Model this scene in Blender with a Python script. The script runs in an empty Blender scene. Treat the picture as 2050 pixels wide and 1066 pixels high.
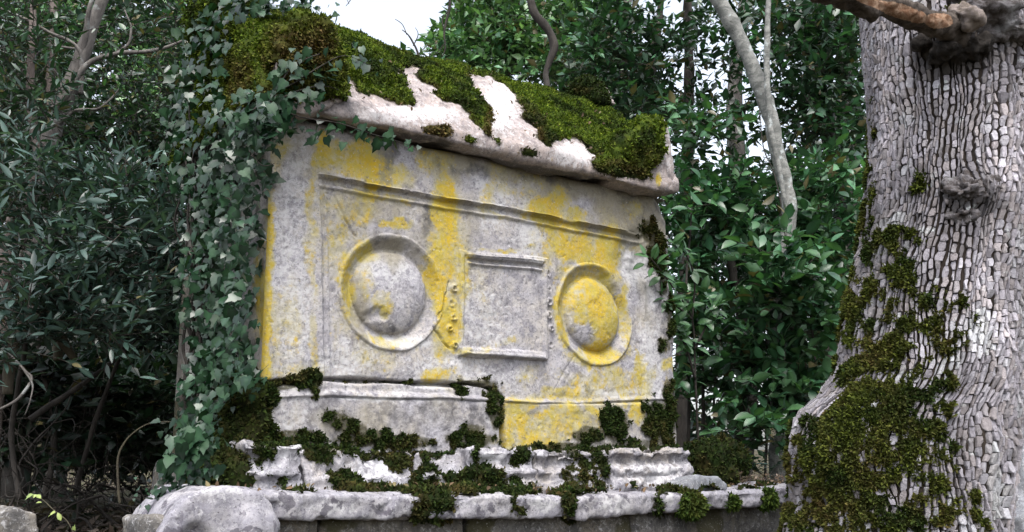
import bpy, bmesh, math
import numpy as np
from mathutils import Matrix, Vector

scene = bpy.context.scene
col = scene.collection
rng = np.random.default_rng(7)

# ------------------------------------------------------------------ camera
W, H = 2050.0, 1066.0
CP = np.array([-1.3628, -3.4780, -0.3284])
YAW, PITCH, ROLL, FPX = 0.63474, 0.21324, -0.01315, 1871.37
sy, cy_, sp, cp_ = math.sin(YAW), math.cos(YAW), math.sin(PITCH), math.cos(PITCH)
FW = np.array([sy * cp_, cy_ * cp_, sp]); RT0 = np.array([cy_, -sy, 0.0]); UP0 = np.cross(RT0, FW)
RT = math.cos(ROLL) * RT0 + math.sin(ROLL) * UP0
UP = -math.sin(ROLL) * RT0 + math.cos(ROLL) * UP0
HF = np.array([sy, cy_, 0.0]); HR = np.array([cy_, -sy, 0.0])
cam_d = bpy.data.cameras.new('camera'); cam = bpy.data.objects.new('camera', cam_d); col.objects.link(cam)
m = Matrix.Identity(4)
for i in range(3):
    m[i][0], m[i][1], m[i][2], m[i][3] = RT[i], UP[i], -FW[i], CP[i]
cam.matrix_world = m
cam_d.sensor_width = 36; cam_d.lens = FPX / W * 36
cam_d.clip_start = 0.05; cam_d.clip_end = 3000
scene.camera = cam

# ------------------------------------------------------------------ light
world = bpy.data.worlds.new('World'); scene.world = world; world.use_nodes = True
wn, wl = world.node_tree.nodes, world.node_tree.links
bgn = wn['Background']
sky = wn.new('ShaderNodeTexSky'); sky.sky_type = 'NISHITA'; sky.sun_disc = False
SUN_EL, SUN_ROT = math.radians(60), math.radians(-150)
sky.sun_elevation = SUN_EL; sky.sun_rotation = SUN_ROT
sky.air_density = 1.0; sky.dust_density = 4.0; sky.ozone_density = 1.5
hs = wn.new('ShaderNodeHueSaturation'); hs.inputs['Saturation'].default_value = 0.4
wl.new(sky.outputs[0], hs.inputs['Color']); wl.new(hs.outputs[0], bgn.inputs['Color'])
bgn.inputs['Strength'].default_value = 0.15
sd = bpy.data.lights.new('sun', 'SUN'); sd.energy = 0.85; sd.angle = math.radians(28); sd.color = (1, 0.97, 0.93)
so = bpy.data.objects.new('sun', sd); col.objects.link(so)
# direction towards the sun: same azimuth as the sky's sun (sun_rotation 0 is +Y, turning clockwise)
sdir = Vector((math.sin(SUN_ROT) * math.cos(SUN_EL), math.cos(SUN_ROT) * math.cos(SUN_EL), math.sin(SUN_EL)))
so.rotation_euler = sdir.to_track_quat('Z', 'Y').to_euler()
scene.view_settings.view_transform = 'Standard'; scene.view_settings.look = 'None'
scene.view_settings.exposure = 1.62; scene.view_settings.gamma = 1; scene.view_settings.use_curve_mapping = False
scene.render.engine = 'CYCLES'
scene.cycles.max_bounces = 6; scene.cycles.transparent_max_bounces = 4

# ------------------------------------------------------------------ geometry helpers
def ray(u, v):
    u = np.asarray(u, float); v = np.asarray(v, float)
    return FW + RT * ((u - W / 2) / FPX)[..., None] - UP * ((v - H / 2) / FPX)[..., None]
def at(u, v, x=None, y=None, z=None, d=None):
    r = ray(u, v)
    if d is not None: t = np.asarray(d, float) / (r @ HF)
    elif y is not None: t = (y - CP[1]) / r[..., 1]
    elif x is not None: t = (x - CP[0]) / r[..., 0]
    else: t = (z - CP[2]) / r[..., 2]
    return CP + r * np.asarray(t)[..., None]
def pix(P):
    d = P - CP; z = d @ FW
    return W / 2 + FPX * (d @ RT) / z, H / 2 - FPX * (d @ UP) / z

def _h(i, j, k, s):
    n = (i.astype(np.int64) * 374761393 + j.astype(np.int64) * 668265263 + k.astype(np.int64) * 2147483647 + s * 974634777) & 0xffffffff
    n = ((n ^ (n >> 13)) * 1274126177) & 0xffffffff
    return ((n ^ (n >> 16)) & 0xffff) / 65535.0
def noise(P, scale, seed=0):
    p = P * scale; i = np.floor(p); f = p - i; f = f * f * (3 - 2 * f); i = i.astype(np.int64)
    r = 0
    for a in (0, 1):
        for b in (0, 1):
            for c in (0, 1):
                w = (f[:, 0] if a else 1 - f[:, 0]) * (f[:, 1] if b else 1 - f[:, 1]) * (f[:, 2] if c else 1 - f[:, 2])
                r = r + w * _h(i[:, 0] + a, i[:, 1] + b, i[:, 2] + c, seed)
    return r * 2 - 1
def fbm(P, scale, oct=4, seed=0, gain=0.5):
    r = 0; a = 1; t = 0
    for o in range(oct):
        r = r + a * noise(P, scale * 2 ** o, seed + o * 17); t += a; a *= gain
    return r / t * 1.6
def sst(a, b, x):
    t = np.clip((x - a) / (b - a), 0, 1); return t * t * (3 - 2 * t)

def mesh_np(name, V, F, mat=None, attrs=None, smooth=True):
    """V (n,3), F (m,k) -> mesh"""
    me = bpy.data.meshes.new(name)
    V = np.ascontiguousarray(V, np.float32)
    Fs = [F] if isinstance(F, np.ndarray) else F
    me.vertices.add(len(V)); me.vertices.foreach_set('co', V.ravel())
    idx = np.concatenate([f.ravel() for f in Fs]).astype(np.int32)
    tot = np.concatenate([np.full(len(f), f.shape[1], np.int32) for f in Fs])
    st = np.concatenate([[0], np.cumsum(tot)[:-1]]).astype(np.int32)
    me.loops.add(len(idx)); me.loops.foreach_set('vertex_index', idx)
    me.polygons.add(len(tot)); me.polygons.foreach_set('loop_start', st); me.polygons.foreach_set('loop_total', tot)
    me.update(calc_edges=True); me.validate()
    if len(me.polygons) == len(tot):
        me.polygons.foreach_set('use_smooth', np.full(len(tot), smooth))
    if attrs:
        for k, a in attrs.items():
            a = np.asarray(a, np.float32)
            if a.ndim == 1:
                at_ = me.attributes.new(k, 'FLOAT', 'POINT'); at_.data.foreach_set('value', a)
            else:
                if a.shape[1] == 3: a = np.concatenate([a, np.ones((len(a), 1), np.float32)], 1)
                at_ = me.attributes.new(k, 'FLOAT_COLOR', 'POINT'); at_.data.foreach_set('color', a.ravel())
    if mat: me.materials.append(mat)
    return me

def link(name, me, parent=None, label=None, cat=None, group=None, kind=None):
    o = bpy.data.objects.new(name, me); col.objects.link(o)
    if parent is not None:
        o.parent = parent
        base = parent
        L = Vector((0, 0, 0))
        if base.type == 'EMPTY': L = L + base.location
        o.matrix_parent_inverse = Matrix.Translation(-L)
    if label: o['label'] = label
    if cat: o['category'] = cat
    if group: o['group'] = group
    if kind: o['kind'] = kind
    return o
def thing(name, loc, label, cat, group=None):
    o = bpy.data.objects.new(name, None); col.objects.link(o); o.location = Vector([float(a) for a in loc])
    o.empty_display_size = 0.1
    o['label'] = label; o['category'] = cat
    if group: o['group'] = group
    return o

def norm(a): return a / np.maximum(np.linalg.norm(a, axis=-1, keepdims=True), 1e-9)

def grid_faces(nu, nv, wrap=False):
    i = np.arange(nu - (0 if wrap else 1)); j = np.arange(nv - 1)
    I, J = np.meshgrid(i, j, indexing='ij'); I2 = (I + 1) % nu
    return np.stack([I * nv + J, I2 * nv + J, I2 * nv + J + 1, I * nv + J + 1], -1).reshape(-1, 4)

def vnormals(V, F):
    n = np.zeros_like(V)
    a = V[F[:, 1]] - V[F[:, 0]]; b = V[F[:, -1]] - V[F[:, 0]]; fn = np.cross(a, b)
    for k in range(F.shape[1]): np.add.at(n, F[:, k], fn)
    return norm(n)

def remesh(bm, voxel, smooth=2):
    """closed rough bmesh -> even skin (V, quads)"""
    me = bpy.data.meshes.new('tmp'); bm.to_mesh(me); bm.free()
    ob = bpy.data.objects.new('tmp', me); col.objects.link(ob)
    md = ob.modifiers.new('r', 'REMESH'); md.mode = 'VOXEL'; md.voxel_size = voxel
    if smooth:
        ms = ob.modifiers.new('s', 'SMOOTH'); ms.iterations = smooth; ms.factor = 0.5
    dg = bpy.context.evaluated_depsgraph_get(); ev = ob.evaluated_get(dg); m2 = ev.to_mesh()
    V = np.empty(len(m2.vertices) * 3); m2.vertices.foreach_get('co', V); V = V.reshape(-1, 3)
    F = np.array([list(p.vertices) if len(p.vertices) == 4 else list(p.vertices)[:3] + [p.vertices[2]] for p in m2.polygons if len(p.vertices) <= 4])
    ev.to_mesh_clear(); bpy.data.objects.remove(ob); bpy.data.meshes.remove(me)
    return V, F
def bm_prism(pts, y0, y1, bm=None):
    """outline in xz extruded in y"""
    bm = bm or bmesh.new()
    a = [bm.verts.new((p[0], y0, p[1])) for p in pts]; b = [bm.verts.new((p[0], y1, p[1])) for p in pts]
    n = len(pts)
    bm.faces.new(a); bm.faces.new(b[::-1])
    for i in range(n): bm.faces.new([a[i], b[i], b[(i + 1) % n], a[(i + 1) % n]])
    bmesh.ops.recalc_face_normals(bm, faces=bm.faces)
    return bm
def bm_profile_x(prof, x0, x1, bm=None):
    """outline in yz extruded in x"""
    bm = bm or bmesh.new()
    a = [bm.verts.new((x0, p[0], p[1])) for p in prof]; b = [bm.verts.new((x1, p[0], p[1])) for p in prof]
    n = len(prof)
    bm.faces.new(a); bm.faces.new(b[::-1])
    for i in range(n): bm.faces.new([a[i], b[i], b[(i + 1) % n], a[(i + 1) % n]])
    bmesh.ops.recalc_face_normals(bm, faces=bm.faces)
    return bm
def bm_ell(c, r, bm=None, sub=3):
    bm = bm or bmesh.new()
    M = Matrix.Translation(Vector([float(x) for x in c])) @ Matrix.Diagonal(Vector((r[0], r[1], r[2], 1)))
    bmesh.ops.create_icosphere(bm, subdivisions=sub, radius=1, matrix=M)
    return bm

# ------------------------------------------------------------------ material helpers
class NT:
    def __init__(s, name):
        s.mat = bpy.data.materials.new(name); s.mat.use_nodes = True
        s.t = s.mat.node_tree; s.n = s.t.nodes; s.b = s.n['Principled BSDF']; s.out = s.n['Material Output']
        s.co = s.n.new('ShaderNodeTexCoord').outputs['Object']
    def put(s, inp, v):
        if isinstance(v, bpy.types.NodeSocket): s.t.links.new(v, inp)
        elif isinstance(v, (tuple, list)) and inp.type == 'RGBA' and len(v) == 3: inp.default_value = (*v, 1)
        else: inp.default_value = v
    def noise(s, scale, detail=6, rough=0.6, dist=0.0, vec=None):
        n = s.n.new('ShaderNodeTexNoise'); s.put(n.inputs['Vector'], vec or s.co)
        n.inputs['Scale'].default_value = scale; n.inputs['Detail'].default_value = detail
        n.inputs['Roughness'].default_value = rough; n.inputs['Distortion'].default_value = dist
        return n.outputs['Fac']
    def vor(s, scale, feature='F1', vec=None):
        n = s.n.new('ShaderNodeTexVoronoi'); n.feature = feature; s.put(n.inputs['Vector'], vec or s.co)
        n.inputs['Scale'].default_value = scale
        return n.outputs['Distance']
    def m(s, op, a, b=0.0, c=0.0):
        n = s.n.new('ShaderNodeMath'); n.operation = op
        for i, v in enumerate((a, b, c)): s.put(n.inputs[i], v)
        return n.outputs[0]
    def ramp(s, x, a, b, lo=0.0, hi=1.0):
        n = s.n.new('ShaderNodeMapRange'); n.interpolation_type = 'SMOOTHSTEP'
        for i, v in enumerate((x, a, b, lo, hi)): s.put(n.inputs[i], v)
        return n.outputs[0]
    def mix(s, f, a, b):
        n = s.n.new('ShaderNodeMix'); n.data_type = 'RGBA'
        s.put(n.inputs[0], f); s.put(n.inputs[6], a); s.put(n.inputs[7], b)
        return n.outputs[2]
    def mul(s, a, b, f=1.0):
        n = s.n.new('ShaderNodeMix'); n.data_type = 'RGBA'; n.blend_type = 'MULTIPLY'
        s.put(n.inputs[0], f); s.put(n.inputs[6], a); s.put(n.inputs[7], b)
        return n.outputs[2]
    def attr(s, name, colr=False):
        n = s.n.new('ShaderNodeAttribute'); n.attribute_name = name
        return n.outputs['Color' if colr else 'Fac']
    def mapping(s, scale):
        n = s.n.new('ShaderNodeMapping'); s.put(n.inputs['Vector'], s.co); n.inputs['Scale'].default_value = scale
        return n.outputs[0]
    def bump(s, h, strength=0.5, dist=0.01, normal=None):
        n = s.n.new('ShaderNodeBump'); n.inputs['Strength'].default_value = strength; n.inputs['Distance'].default_value = dist
        s.put(n.inputs['Height'], h)
        if normal is not None: s.put(n.inputs['Normal'], normal)
        return n.outputs[0]
    def done(s, colr, rough=0.85, normal=None, spec=0.3, trans=0.0, tcol=None):
        s.put(s.b.inputs['Base Color'], colr); s.put(s.b.inputs['Roughness'], rough)
        s.b.inputs['Specular IOR Level'].default_value = spec
        if normal is not None: s.put(s.b.inputs['Normal'], normal)
        if trans:
            tb = s.n.new('ShaderNodeBsdfTranslucent'); s.put(tb.inputs['Color'], tcol if tcol is not None else colr)
            mx = s.n.new('ShaderNodeMixShader'); mx.inputs[0].default_value = trans
            s.t.links.new(s.b.outputs[0], mx.inputs[1]); s.t.links.new(tb.outputs[0], mx.inputs[2])
            s.t.links.new(mx.outputs[0], s.out.inputs['Surface'])
        return s.mat

def stone_mat(name, c1, c2, c3, dark=(.11, .105, .11), bright=(.66, .65, .66), yellow_amount=1.0, blot=0.0):
    t = NT(name); k_ = .63
    c1, c2, c3, dark, bright = [tuple(x * k_ for x in q) for q in (c1, c2, c3, dark, bright)]
    big = t.noise(3.2, 6, .6); mid = t.noise(17, 8, .68); fine = t.noise(85, 6, .7); streak = t.noise(5, 8, .7, vec=t.mapping((4.0, 4.0, .9)))
    c = t.mix(t.ramp(big, .38, .62), c1, c2)
    c = t.mix(t.ramp(mid, .42, .64), c, c3)
    c = t.mix(t.ramp(t.noise(30, 7, .75, .4), .50, .66, 0, .7), c, (c3[0] * .72, c3[1] * .72, c3[2] * .78))
    c = t.mix(t.ramp(streak, .56, .74, 0, .55), c, dark)
    c = t.mix(t.ramp(fine, .52, .66, 0, .8), c, (c3[0] * .5, c3[1] * .5, c3[2] * .52))
    # pale crusty lichen spots
    sp1 = t.m('ADD', t.noise(48, 5, .75, .6), t.m('MULTIPLY', t.noise(7, 4, .6), .28))
    sp1 = t.m('ADD', sp1, t.m('MULTIPLY', t.attr('wht'), .26))
    c = t.mix(t.ramp(sp1, .66, .86, 0, .9), c, bright)
    c = t.mix(t.ramp(t.m('ADD', t.attr('olv'), t.m('MULTIPLY', t.m('SUBTRACT', big, .5), .8)), .2, .8, 0, .75), c, t.mix(mid, (.15, .135, .085), (.26, .23, .165)))
    # dark staining
    dk = t.m('ADD', t.attr('drk'), t.m('MULTIPLY', t.m('SUBTRACT', mid, .5), 1.5))
    c = t.mix(t.ramp(dk, .35, .95, 0, .82), c, dark)
    if blot:
        bl = t.m('ADD', t.noise(13, 4, .6, .3), 0.0)
        c = t.mix(t.ramp(bl, .585, .62, 0, blot), c, (.075, .07, .085))
        c = t.mix(t.ramp(t.noise(26, 3, .5), .62, .65, 0, blot * .7), c, (.10, .09, .11))
    wa = t.m('ADD', t.attr('yel'), t.m('MULTIPLY', t.m('SUBTRACT', t.noise(11, 8, .7), .5), .8))
    c = t.mix(t.ramp(wa, .30, .90, 0, .62), c, t.mix(fine, (.30, .27, .12), (.40, .35, .12)))
    # yellow crustose lichen
    n1 = t.noise(16, 10, .8, .3); n2 = t.noise(75, 5, .7)
    ym = t.m('ADD', t.m('ADD', t.attr('yel'), t.m('MULTIPLY', t.m('SUBTRACT', .42, t.vor(34)), .45)), t.m('MULTIPLY', t.m('SUBTRACT', n1, .5), 1.9))
    ym = t.m('ADD', ym, t.m('MULTIPLY', t.m('SUBTRACT', n2, .5), .75))
    ycol = t.mix(t.ramp(t.noise(9, 5, .6), .35, .65), (.42, .285, .010), (.33, .27, .045))
    ycol = t.mix(t.ramp(fine, .52, .72, 0, .6), ycol, (.26, .21, .07))
    ya = t.m('MULTIPLY', t.ramp(ym, .44, .98, 0, .93 * yellow_amount), t.ramp(t.attr('yel'), .04, .30))
    ya = t.m('MULTIPLY', ya, t.ramp(t.noise(48, 8, .85), .34, .54, .2, 1.0))
    c = t.mix(ya, c, ycol)
    # damp soil and film of algae under the moss
    c = t.mix(t.ramp(t.m('ADD', t.attr('mos'), t.m('MULTIPLY', t.m('SUBTRACT', mid, .5), 1.2)), .3, .75, 0, .88), c, (.045, .042, .02))
    c = t.mix(t.ramp(t.m('ADD', t.noise(70, 7, .8), t.m('MULTIPLY', t.m('SUBTRACT', mid, .5), .5)), .54, .68, 0, .62), c, (.10, .097, .10))
    c = t.mix(t.ramp(t.noise(95, 4, .7, .5), .60, .70, 0, .7), c, bright)
    # tiny black pits
    pits = t.ramp(t.vor(60), .05, .17, 1, 0)
    c = t.mix(t.m('MULTIPLY', pits, t.ramp(mid, .45, .6, 0, .7)), c, (.08, .075, .07))
    hgt = t.m('ADD', t.m('MULTIPLY', mid, .8), t.m('MULTIPLY', fine, .4))
    hgt = t.m('SUBTRACT', hgt, t.m('MULTIPLY', pits, .5))
    return t.done(c, .92, t.bump(hgt, .85, .006), spec=.15)

M_face = stone_mat('chest_stone', (.50, .485, .525), (.56, .52, .475), (.35, .335, .365))
M_lid = stone_mat('lid_stone', (.52, .46, .455), (.50, .42, .38), (.36, .31, .30), bright=(.72, .69, .70))
M_plinth = stone_mat('plinth_stone', (.47, .46, .50), (.46, .42, .39), (.28, .27, .30), bright=(.76, .75, .78))
M_ledge = stone_mat('ledge_stone', (.42, .41, .46), (.47, .45, .46), (.31, .30, .34), blot=.8)
M_foot = stone_mat('dark_foundation_stone', (.22, .21, .20), (.25, .22, .18), (.12, .115, .11))  # darker grey-brown stone, also on the core and some small stones
M_rock = stone_mat('loose_rock', (.33, .35, .39), (.40, .41, .44), (.22, .23, .25), blot=.3)

def col_mat(name, rough=.8, spec=.3, trans=0., var=.35, bumpy=0.0, tboost=1.5, nscale=30):
    t = NT(name); c = t.mul(t.attr('tint', True), (.66, .68, .66))
    n = t.noise(nscale, 5, .65)
    c = t.mul(c, t.mix(n, (1 - var,) * 3, (1 + var,) * 3))
    nm = t.bump(t.noise(nscale * 3, 6, .7), .6, bumpy) if bumpy else None
    tc = None
    if trans: tc = t.mul(c, (tboost, tboost * 1.15, tboost * .5))
    return t.done(c, rough, nm, spec, trans, tc)
M_moss = col_mat('moss', .95, .1, .12, .3)
M_cushion = col_mat('moss_cushion', 1.0, .05, 0, .5, .02, nscale=60)
M_leaf = col_mat('leaf', .36, .5, .14, .28)
M_litter = col_mat('dry_leaf', .8, .2, .1, .4)

def oleaf_mat(name, c1, c2, rough=.4, trans=.2, spec=.5):
    t = NT(name)
    oi = t.n.new('ShaderNodeObjectInfo'); c1 = tuple(x * .55 for x in c1); c2 = tuple(x * .72 for x in c2)
    c = t.mix(oi.outputs['Random'], c1, c2)
    c = t.mul(c, t.mix(t.noise(40, 4, .6), (.7, .7, .7), (1.3, 1.3, 1.3)))
    vein = t.attr('vein')
    c = t.mix(t.m('MULTIPLY', vein, .45), c, (c2[0] * 2.0, c2[1] * 1.8, c2[2] * 1.6))
    return t.done(c, rough, None, spec, trans, t.mul(c, (1.6, 1.9, .8)))
M_ivy1 = oleaf_mat('ivy_leaf', (.008, .034, .015), (.026, .072, .034), .5, .12, .22)
M_bay1 = oleaf_mat('bay_leaf', (.028, .085, .036), (.065, .155, .065), .36)
M_oliv1 = oleaf_mat('slender_leaf', (.030, .066, .056), (.075, .13, .12), .34)
M_vine1 = oleaf_mat('vine_leaf', (.18, .32, .12), (.36, .45, .14), .5, .3)

def bark_mat(name, c1, c2, c3, scale=18, stretch=(1, 1, .35), b=.006, lich=0.0):
    t = NT(name); v = t.mapping(stretch); c1, c2, c3 = [tuple(x * .72 for x in q) for q in (c1, c2, c3)]
    a = t.noise(scale, 8, .7, .4, v); f = t.noise(scale * 4, 5, .7, 0, v)
    c = t.mix(t.ramp(a, .4, .62), c1, c2); c = t.mix(t.ramp(f, .55, .7, 0, .8), c, c3)
    if lich: c = t.mix(t.ramp(t.noise(9, 6, .7), .55, .66, 0, lich), c, (.42, .46, .46))
    return t.done(c, .9, t.bump(t.m('ADD', a, t.m('MULTIPLY', f, .5)), .8, b), .2)
M_twig = bark_mat('dark_twig_bark', (.034, .030, .027), (.065, .057, .05), (.02, .018, .016))
M_grey = bark_mat('grey_bark', (.11, .10, .095), (.19, .175, .16), (.05, .045, .04), lich=.3)
M_pale = bark_mat('pale_lichened_bark', (.16, .165, .155), (.33, .33, .31), (.05, .05, .04), 11, (1, 1, 1.8), lich=.8)
M_pink = bark_mat('pinkish_bark', (.13, .105, .095), (.21, .175, .16), (.06, .05, .045), 10)
M_branch = bark_mat('mossy_branch_bark', (.07, .06, .045), (.11, .10, .065), (.03, .028, .02))
M_wood = bark_mat('broken_wood', (.38, .21, .12), (.52, .36, .25), (.14, .07, .045), 22, (.5, 2, 2), .012)

def tint_var(n, cols, jit=.25, r=None):
    r = r or rng
    cols = np.array(cols); i = r.integers(0, len(cols), n)
    return cols[i] * (1 + jit * (r.random((n, 1)) * 2 - 1))

# ------------------------------------------------------------------ masks given as blots on the surface
def blots(u, v, L, soft=1.0):
    r = np.zeros_like(u)
    for e in L:
        cu, cv, ru, rv = e[:4]; w = e[4] if len(e) > 4 else 1.0; a = math.radians(e[5]) if len(e) > 5 else 0
        du, dv = u - cu, v - cv
        x = (du * math.cos(a) + dv * math.sin(a)) / ru; y = (-du * math.sin(a) + dv * math.cos(a)) / rv
        d = np.sqrt(x * x + y * y)
        r = np.maximum(r, w * (1 - sst(.45, 1.25 * soft, d)))
    return r
def inpoly(u, v, poly):
    c = np.zeros(u.shape, bool); n = len(poly)
    for i in range(n):
        x1, y1 = poly[i]; x2, y2 = poly[(i + 1) % n]
        k = ((y1 > v) != (y2 > v)) & (u < (x2 - x1) * (v - y1) / (y2 - y1 + 1e-12) + x1)
        c ^= k
    return c

# ------------------------------------------------------------------ moss: a lumpy cushion plus tufts
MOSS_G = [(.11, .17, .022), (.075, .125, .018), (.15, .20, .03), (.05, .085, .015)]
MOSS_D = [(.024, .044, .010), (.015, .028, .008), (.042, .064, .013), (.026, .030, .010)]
MOSS_B = [(.115, .078, .030), (.085, .055, .022), (.15, .105, .04), (.075, .070, .022)]
TUFT = []
def moss(parent, V, F, mask, n, thick=.02, length=.016, pal=None, palf=None, lump=18, seed=1, hang=.25, name='moss', cushion=True, brown_edge=.2):
    """V,F skin of the stone; mask per vertex; n tufts. One part of kind stuff."""
    r = np.random.default_rng(seed)
    N = vnormals(V, F)
    off = thick * sst(.25, .8, mask) * (1 + .6 * fbm(V, lump, 3, seed)) - .004
    off = off + .4 * thick * fbm(V, lump * 3, 2, seed + 5) * (mask > .3)
    VC = V + N * off[:, None]
    edge_ = mask + .22 * noise(V, 55, seed + 31)
    keep = (edge_[F] > .30).all(1)
    if keep.sum() < 3: return None
    FK = F[keep]; FT = F[(mask[F].mean(1) > .03)]
    used, inv = np.unique(FK.ravel(), return_inverse=True)
    cv = VC[used]; cf = inv.reshape(FK.shape)
    if palf is None: palf = lambda P: np.zeros(len(P))
    pal = pal or MOSS_G
    def colour(P, k, em=1.0):
        w = palf(P) + brown_edge * (1 - sst(.45, .95, em)) * np.ones(len(P)) + .35 * fbm(P, 7, 3, seed + 3)      # 0 green .. 1 brown
        g = tint_var(len(P), pal, .3, r); b = tint_var(len(P), MOSS_B, .3, r); d = tint_var(len(P), MOSS_D, .3, r)
        w = w + .25 * noise(P, 40, seed + 13)
        w2 = np.clip(w, 0, 1)[:, None]; dd = np.clip(-fbm(P, 8, 4, seed + 9) * 1.8 + .1, 0, .92)[:, None]
        c = g * (1 - w2) + b * w2
        return (c * (1 - dd) + d * dd) * k
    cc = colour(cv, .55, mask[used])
    # tufts
    A = V[FT[:, 0]]; B = V[FT[:, 1]]; C = V[FT[:, 2]]; mf = mask[FT].mean(1)
    area = np.linalg.norm(np.cross(B - A, C - A), axis=1) * (.13 * sst(0, .3, mf) + .94 * sst(.2, .75, mf))
    fi = r.choice(len(FT), n, p=area / area.sum())
    a, b = r.random(n), r.random(n)
    q = FT[fi]
    w0 = ((1 - a) * (1 - b))[:, None]; w1 = (a * (1 - b))[:, None]; w2 = (a * b)[:, None]; w3 = ((1 - a) * b)[:, None]
    q3 = q[:, 3] if q.shape[1] == 4 else q[:, 0]
    P = VC[q[:, 0]] * w0 + VC[q[:, 1]] * w1 + VC[q[:, 2]] * w2 + VC[q3] * w3
    NN = norm(N[q[:, 0]] * w0 + N[q[:, 1]] * w1 + N[q[:, 2]] * w2 + N[q3] * w3)
    D = norm(NN + .75 * r.normal(size=(n, 3)) + np.array([0, 0, -hang]))
    S = norm(np.cross(D, r.normal(size=(n, 3))))
    Ln = (length * (.5 + r.random(n)) * (.55 + .45 * sst(.1, .6, mf[fi])))[:, None]; wd = Ln * (.16 + .12 * r.random((n, 1)))
    base = P - NN * .002
    D2 = norm(D + .6 * r.normal(size=(n, 3)))
    TV = np.stack([base - S * wd * .6, base + S * wd * .6, base + D * Ln * .55 + S * wd, base + D * Ln * .55 - S * wd, base + D * Ln * .55 + D2 * Ln * .5], 1).reshape(-1, 3)
    k = np.arange(n)[:, None] * 5
    TQ = k + np.array([[0, 1, 2, 3]]); TT = k + np.array([[3, 2, 4]])
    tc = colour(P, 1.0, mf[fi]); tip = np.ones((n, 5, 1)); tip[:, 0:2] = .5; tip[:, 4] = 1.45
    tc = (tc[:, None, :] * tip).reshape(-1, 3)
    nb = len(cv)
    if not cushion: cv = cv[:0]; cf = cf[:0]; cc = cc[:0]; nb = 0
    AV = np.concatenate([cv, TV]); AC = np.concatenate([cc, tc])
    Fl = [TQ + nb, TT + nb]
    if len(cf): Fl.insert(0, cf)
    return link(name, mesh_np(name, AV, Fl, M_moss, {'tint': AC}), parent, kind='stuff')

# ------------------------------------------------------------------ tubes (stems, twigs, branches)
def tube_np(pts, rad, seg=7, jitter=0.0, seed=0, sub=6):
    pts = np.asarray(pts, float); rad = np.asarray(rad, float)
    n = len(pts); tt = np.linspace(0, n - 1, (n - 1) * sub + 1)
    i = np.clip(np.floor(tt).astype(int), 0, n - 2); f = (tt - i)[:, None]
    p0 = pts[np.clip(i - 1, 0, n - 1)]; p1 = pts[i]; p2 = pts[i + 1]; p3 = pts[np.clip(i + 2, 0, n - 1)]
    P = .5 * ((2 * p1) + (-p0 + p2) * f + (2 * p0 - 5 * p1 + 4 * p2 - p3) * f ** 2 + (-p0 + 3 * p1 - 3 * p2 + p3) * f ** 3)
    R = np.interp(tt, np.arange(n), rad)
    if jitter:
        P = P + jitter * np.stack([fbm(P, 6, 3, seed + k) for k in range(3)], 1)
        R = R * (1 + .18 * fbm(P, 12, 3, seed + 7))
    T = norm(np.gradient(P, axis=0)); ref = np.array([.3, .2, 1.0]) if abs(T[0, 2]) < .85 else np.array([1., .2, .1])
    S = norm(np.cross(T, ref)); U = np.cross(S, T)
    th = np.linspace(0, 2 * np.pi, seg, endpoint=False)
    ring = P[:, None] + R[:, None, None] * (np.cos(th)[None, :, None] * S[:, None] + np.sin(th)[None, :, None] * U[:, None])
    V = ring.reshape(-1, 3); m_ = len(P)
    I, J = np.meshgrid(np.arange(m_ - 1), np.arange(seg), indexing='ij'); J2 = (J + 1) % seg
    F = np.stack([I * seg + J, I * seg + J2, (I + 1) * seg + J2, (I + 1) * seg + J], -1).reshape(-1, 4)
    V = np.concatenate([V, P[:1], P[-1:]]); a, b = m_ * seg, m_ * seg + 1
    j = np.arange(seg); j2 = (j + 1) % seg
    F = np.concatenate([F, np.stack([j2, j, np.full(seg, a), np.full(seg, a)], 1)[:, [0, 1, 2, 2]], np.stack([(m_ - 1) * seg + j, (m_ - 1) * seg + j2, np.full(seg, b), np.full(seg, b)], 1)])
    return V, F
def tris_fix(F):
    """quads with a doubled last corner become triangles"""
    d = F[:, 2] == F[:, 3]
    return [f for f in (F[~d], F[d][:, :3]) if len(f)]
def merge(parts):
    Vs, Fs, o = [], [], 0
    for V, F in parts: Vs.append(V); Fs.append(F + o); o += len(V)
    return np.concatenate(Vs), np.concatenate(Fs)
def tubes(name, lst, mat, parent=None, **kw):
    V, F = merge([tube_np(*a) if not isinstance(a, dict) else tube_np(**a) for a in lst])
    return link(name, mesh_np(name, V, tris_fix(F), mat), parent, **kw)

# ------------------------------------------------------------------ leaves
def leaf_elliptic(wid=.36, k=5, fold=.12, curl=.12):
    ts = np.linspace(0, 1, k + 1); V = []; F = []; ve = []
    for i, t in enumerate(ts):
        w = wid * math.sin(math.pi * t ** .85) ** .8 if 0 < t < 1 else 0
        z = -curl * (t - .4) ** 2
        V += [(-w * .5, t, z + fold * w), (0, t, z), (w * .5, t, z + fold * w)]; ve += [0, 1, 0]
    for i in range(k):
        a = i * 3
        F += [(a, a + 1, a + 4, a + 3), (a + 1, a + 2, a + 5, a + 4)]
    return np.array(V), np.array(F), np.array(ve, float)
def leaf_simple(wid=.4, fold=.15):
    V = np.array([(0, 0, 0), (-wid / 2, .42, fold * wid), (0, .45, 0), (wid / 2, .42, fold * wid), (0, 1, -.06)], float)
    F = np.array([(0, 2, 1, 1), (0, 3, 2, 2), (1, 2, 4, 4), (2, 3, 4, 4)])
    return V, F[:, :3], np.array([0, 0, 1, 0, 0], float)
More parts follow.
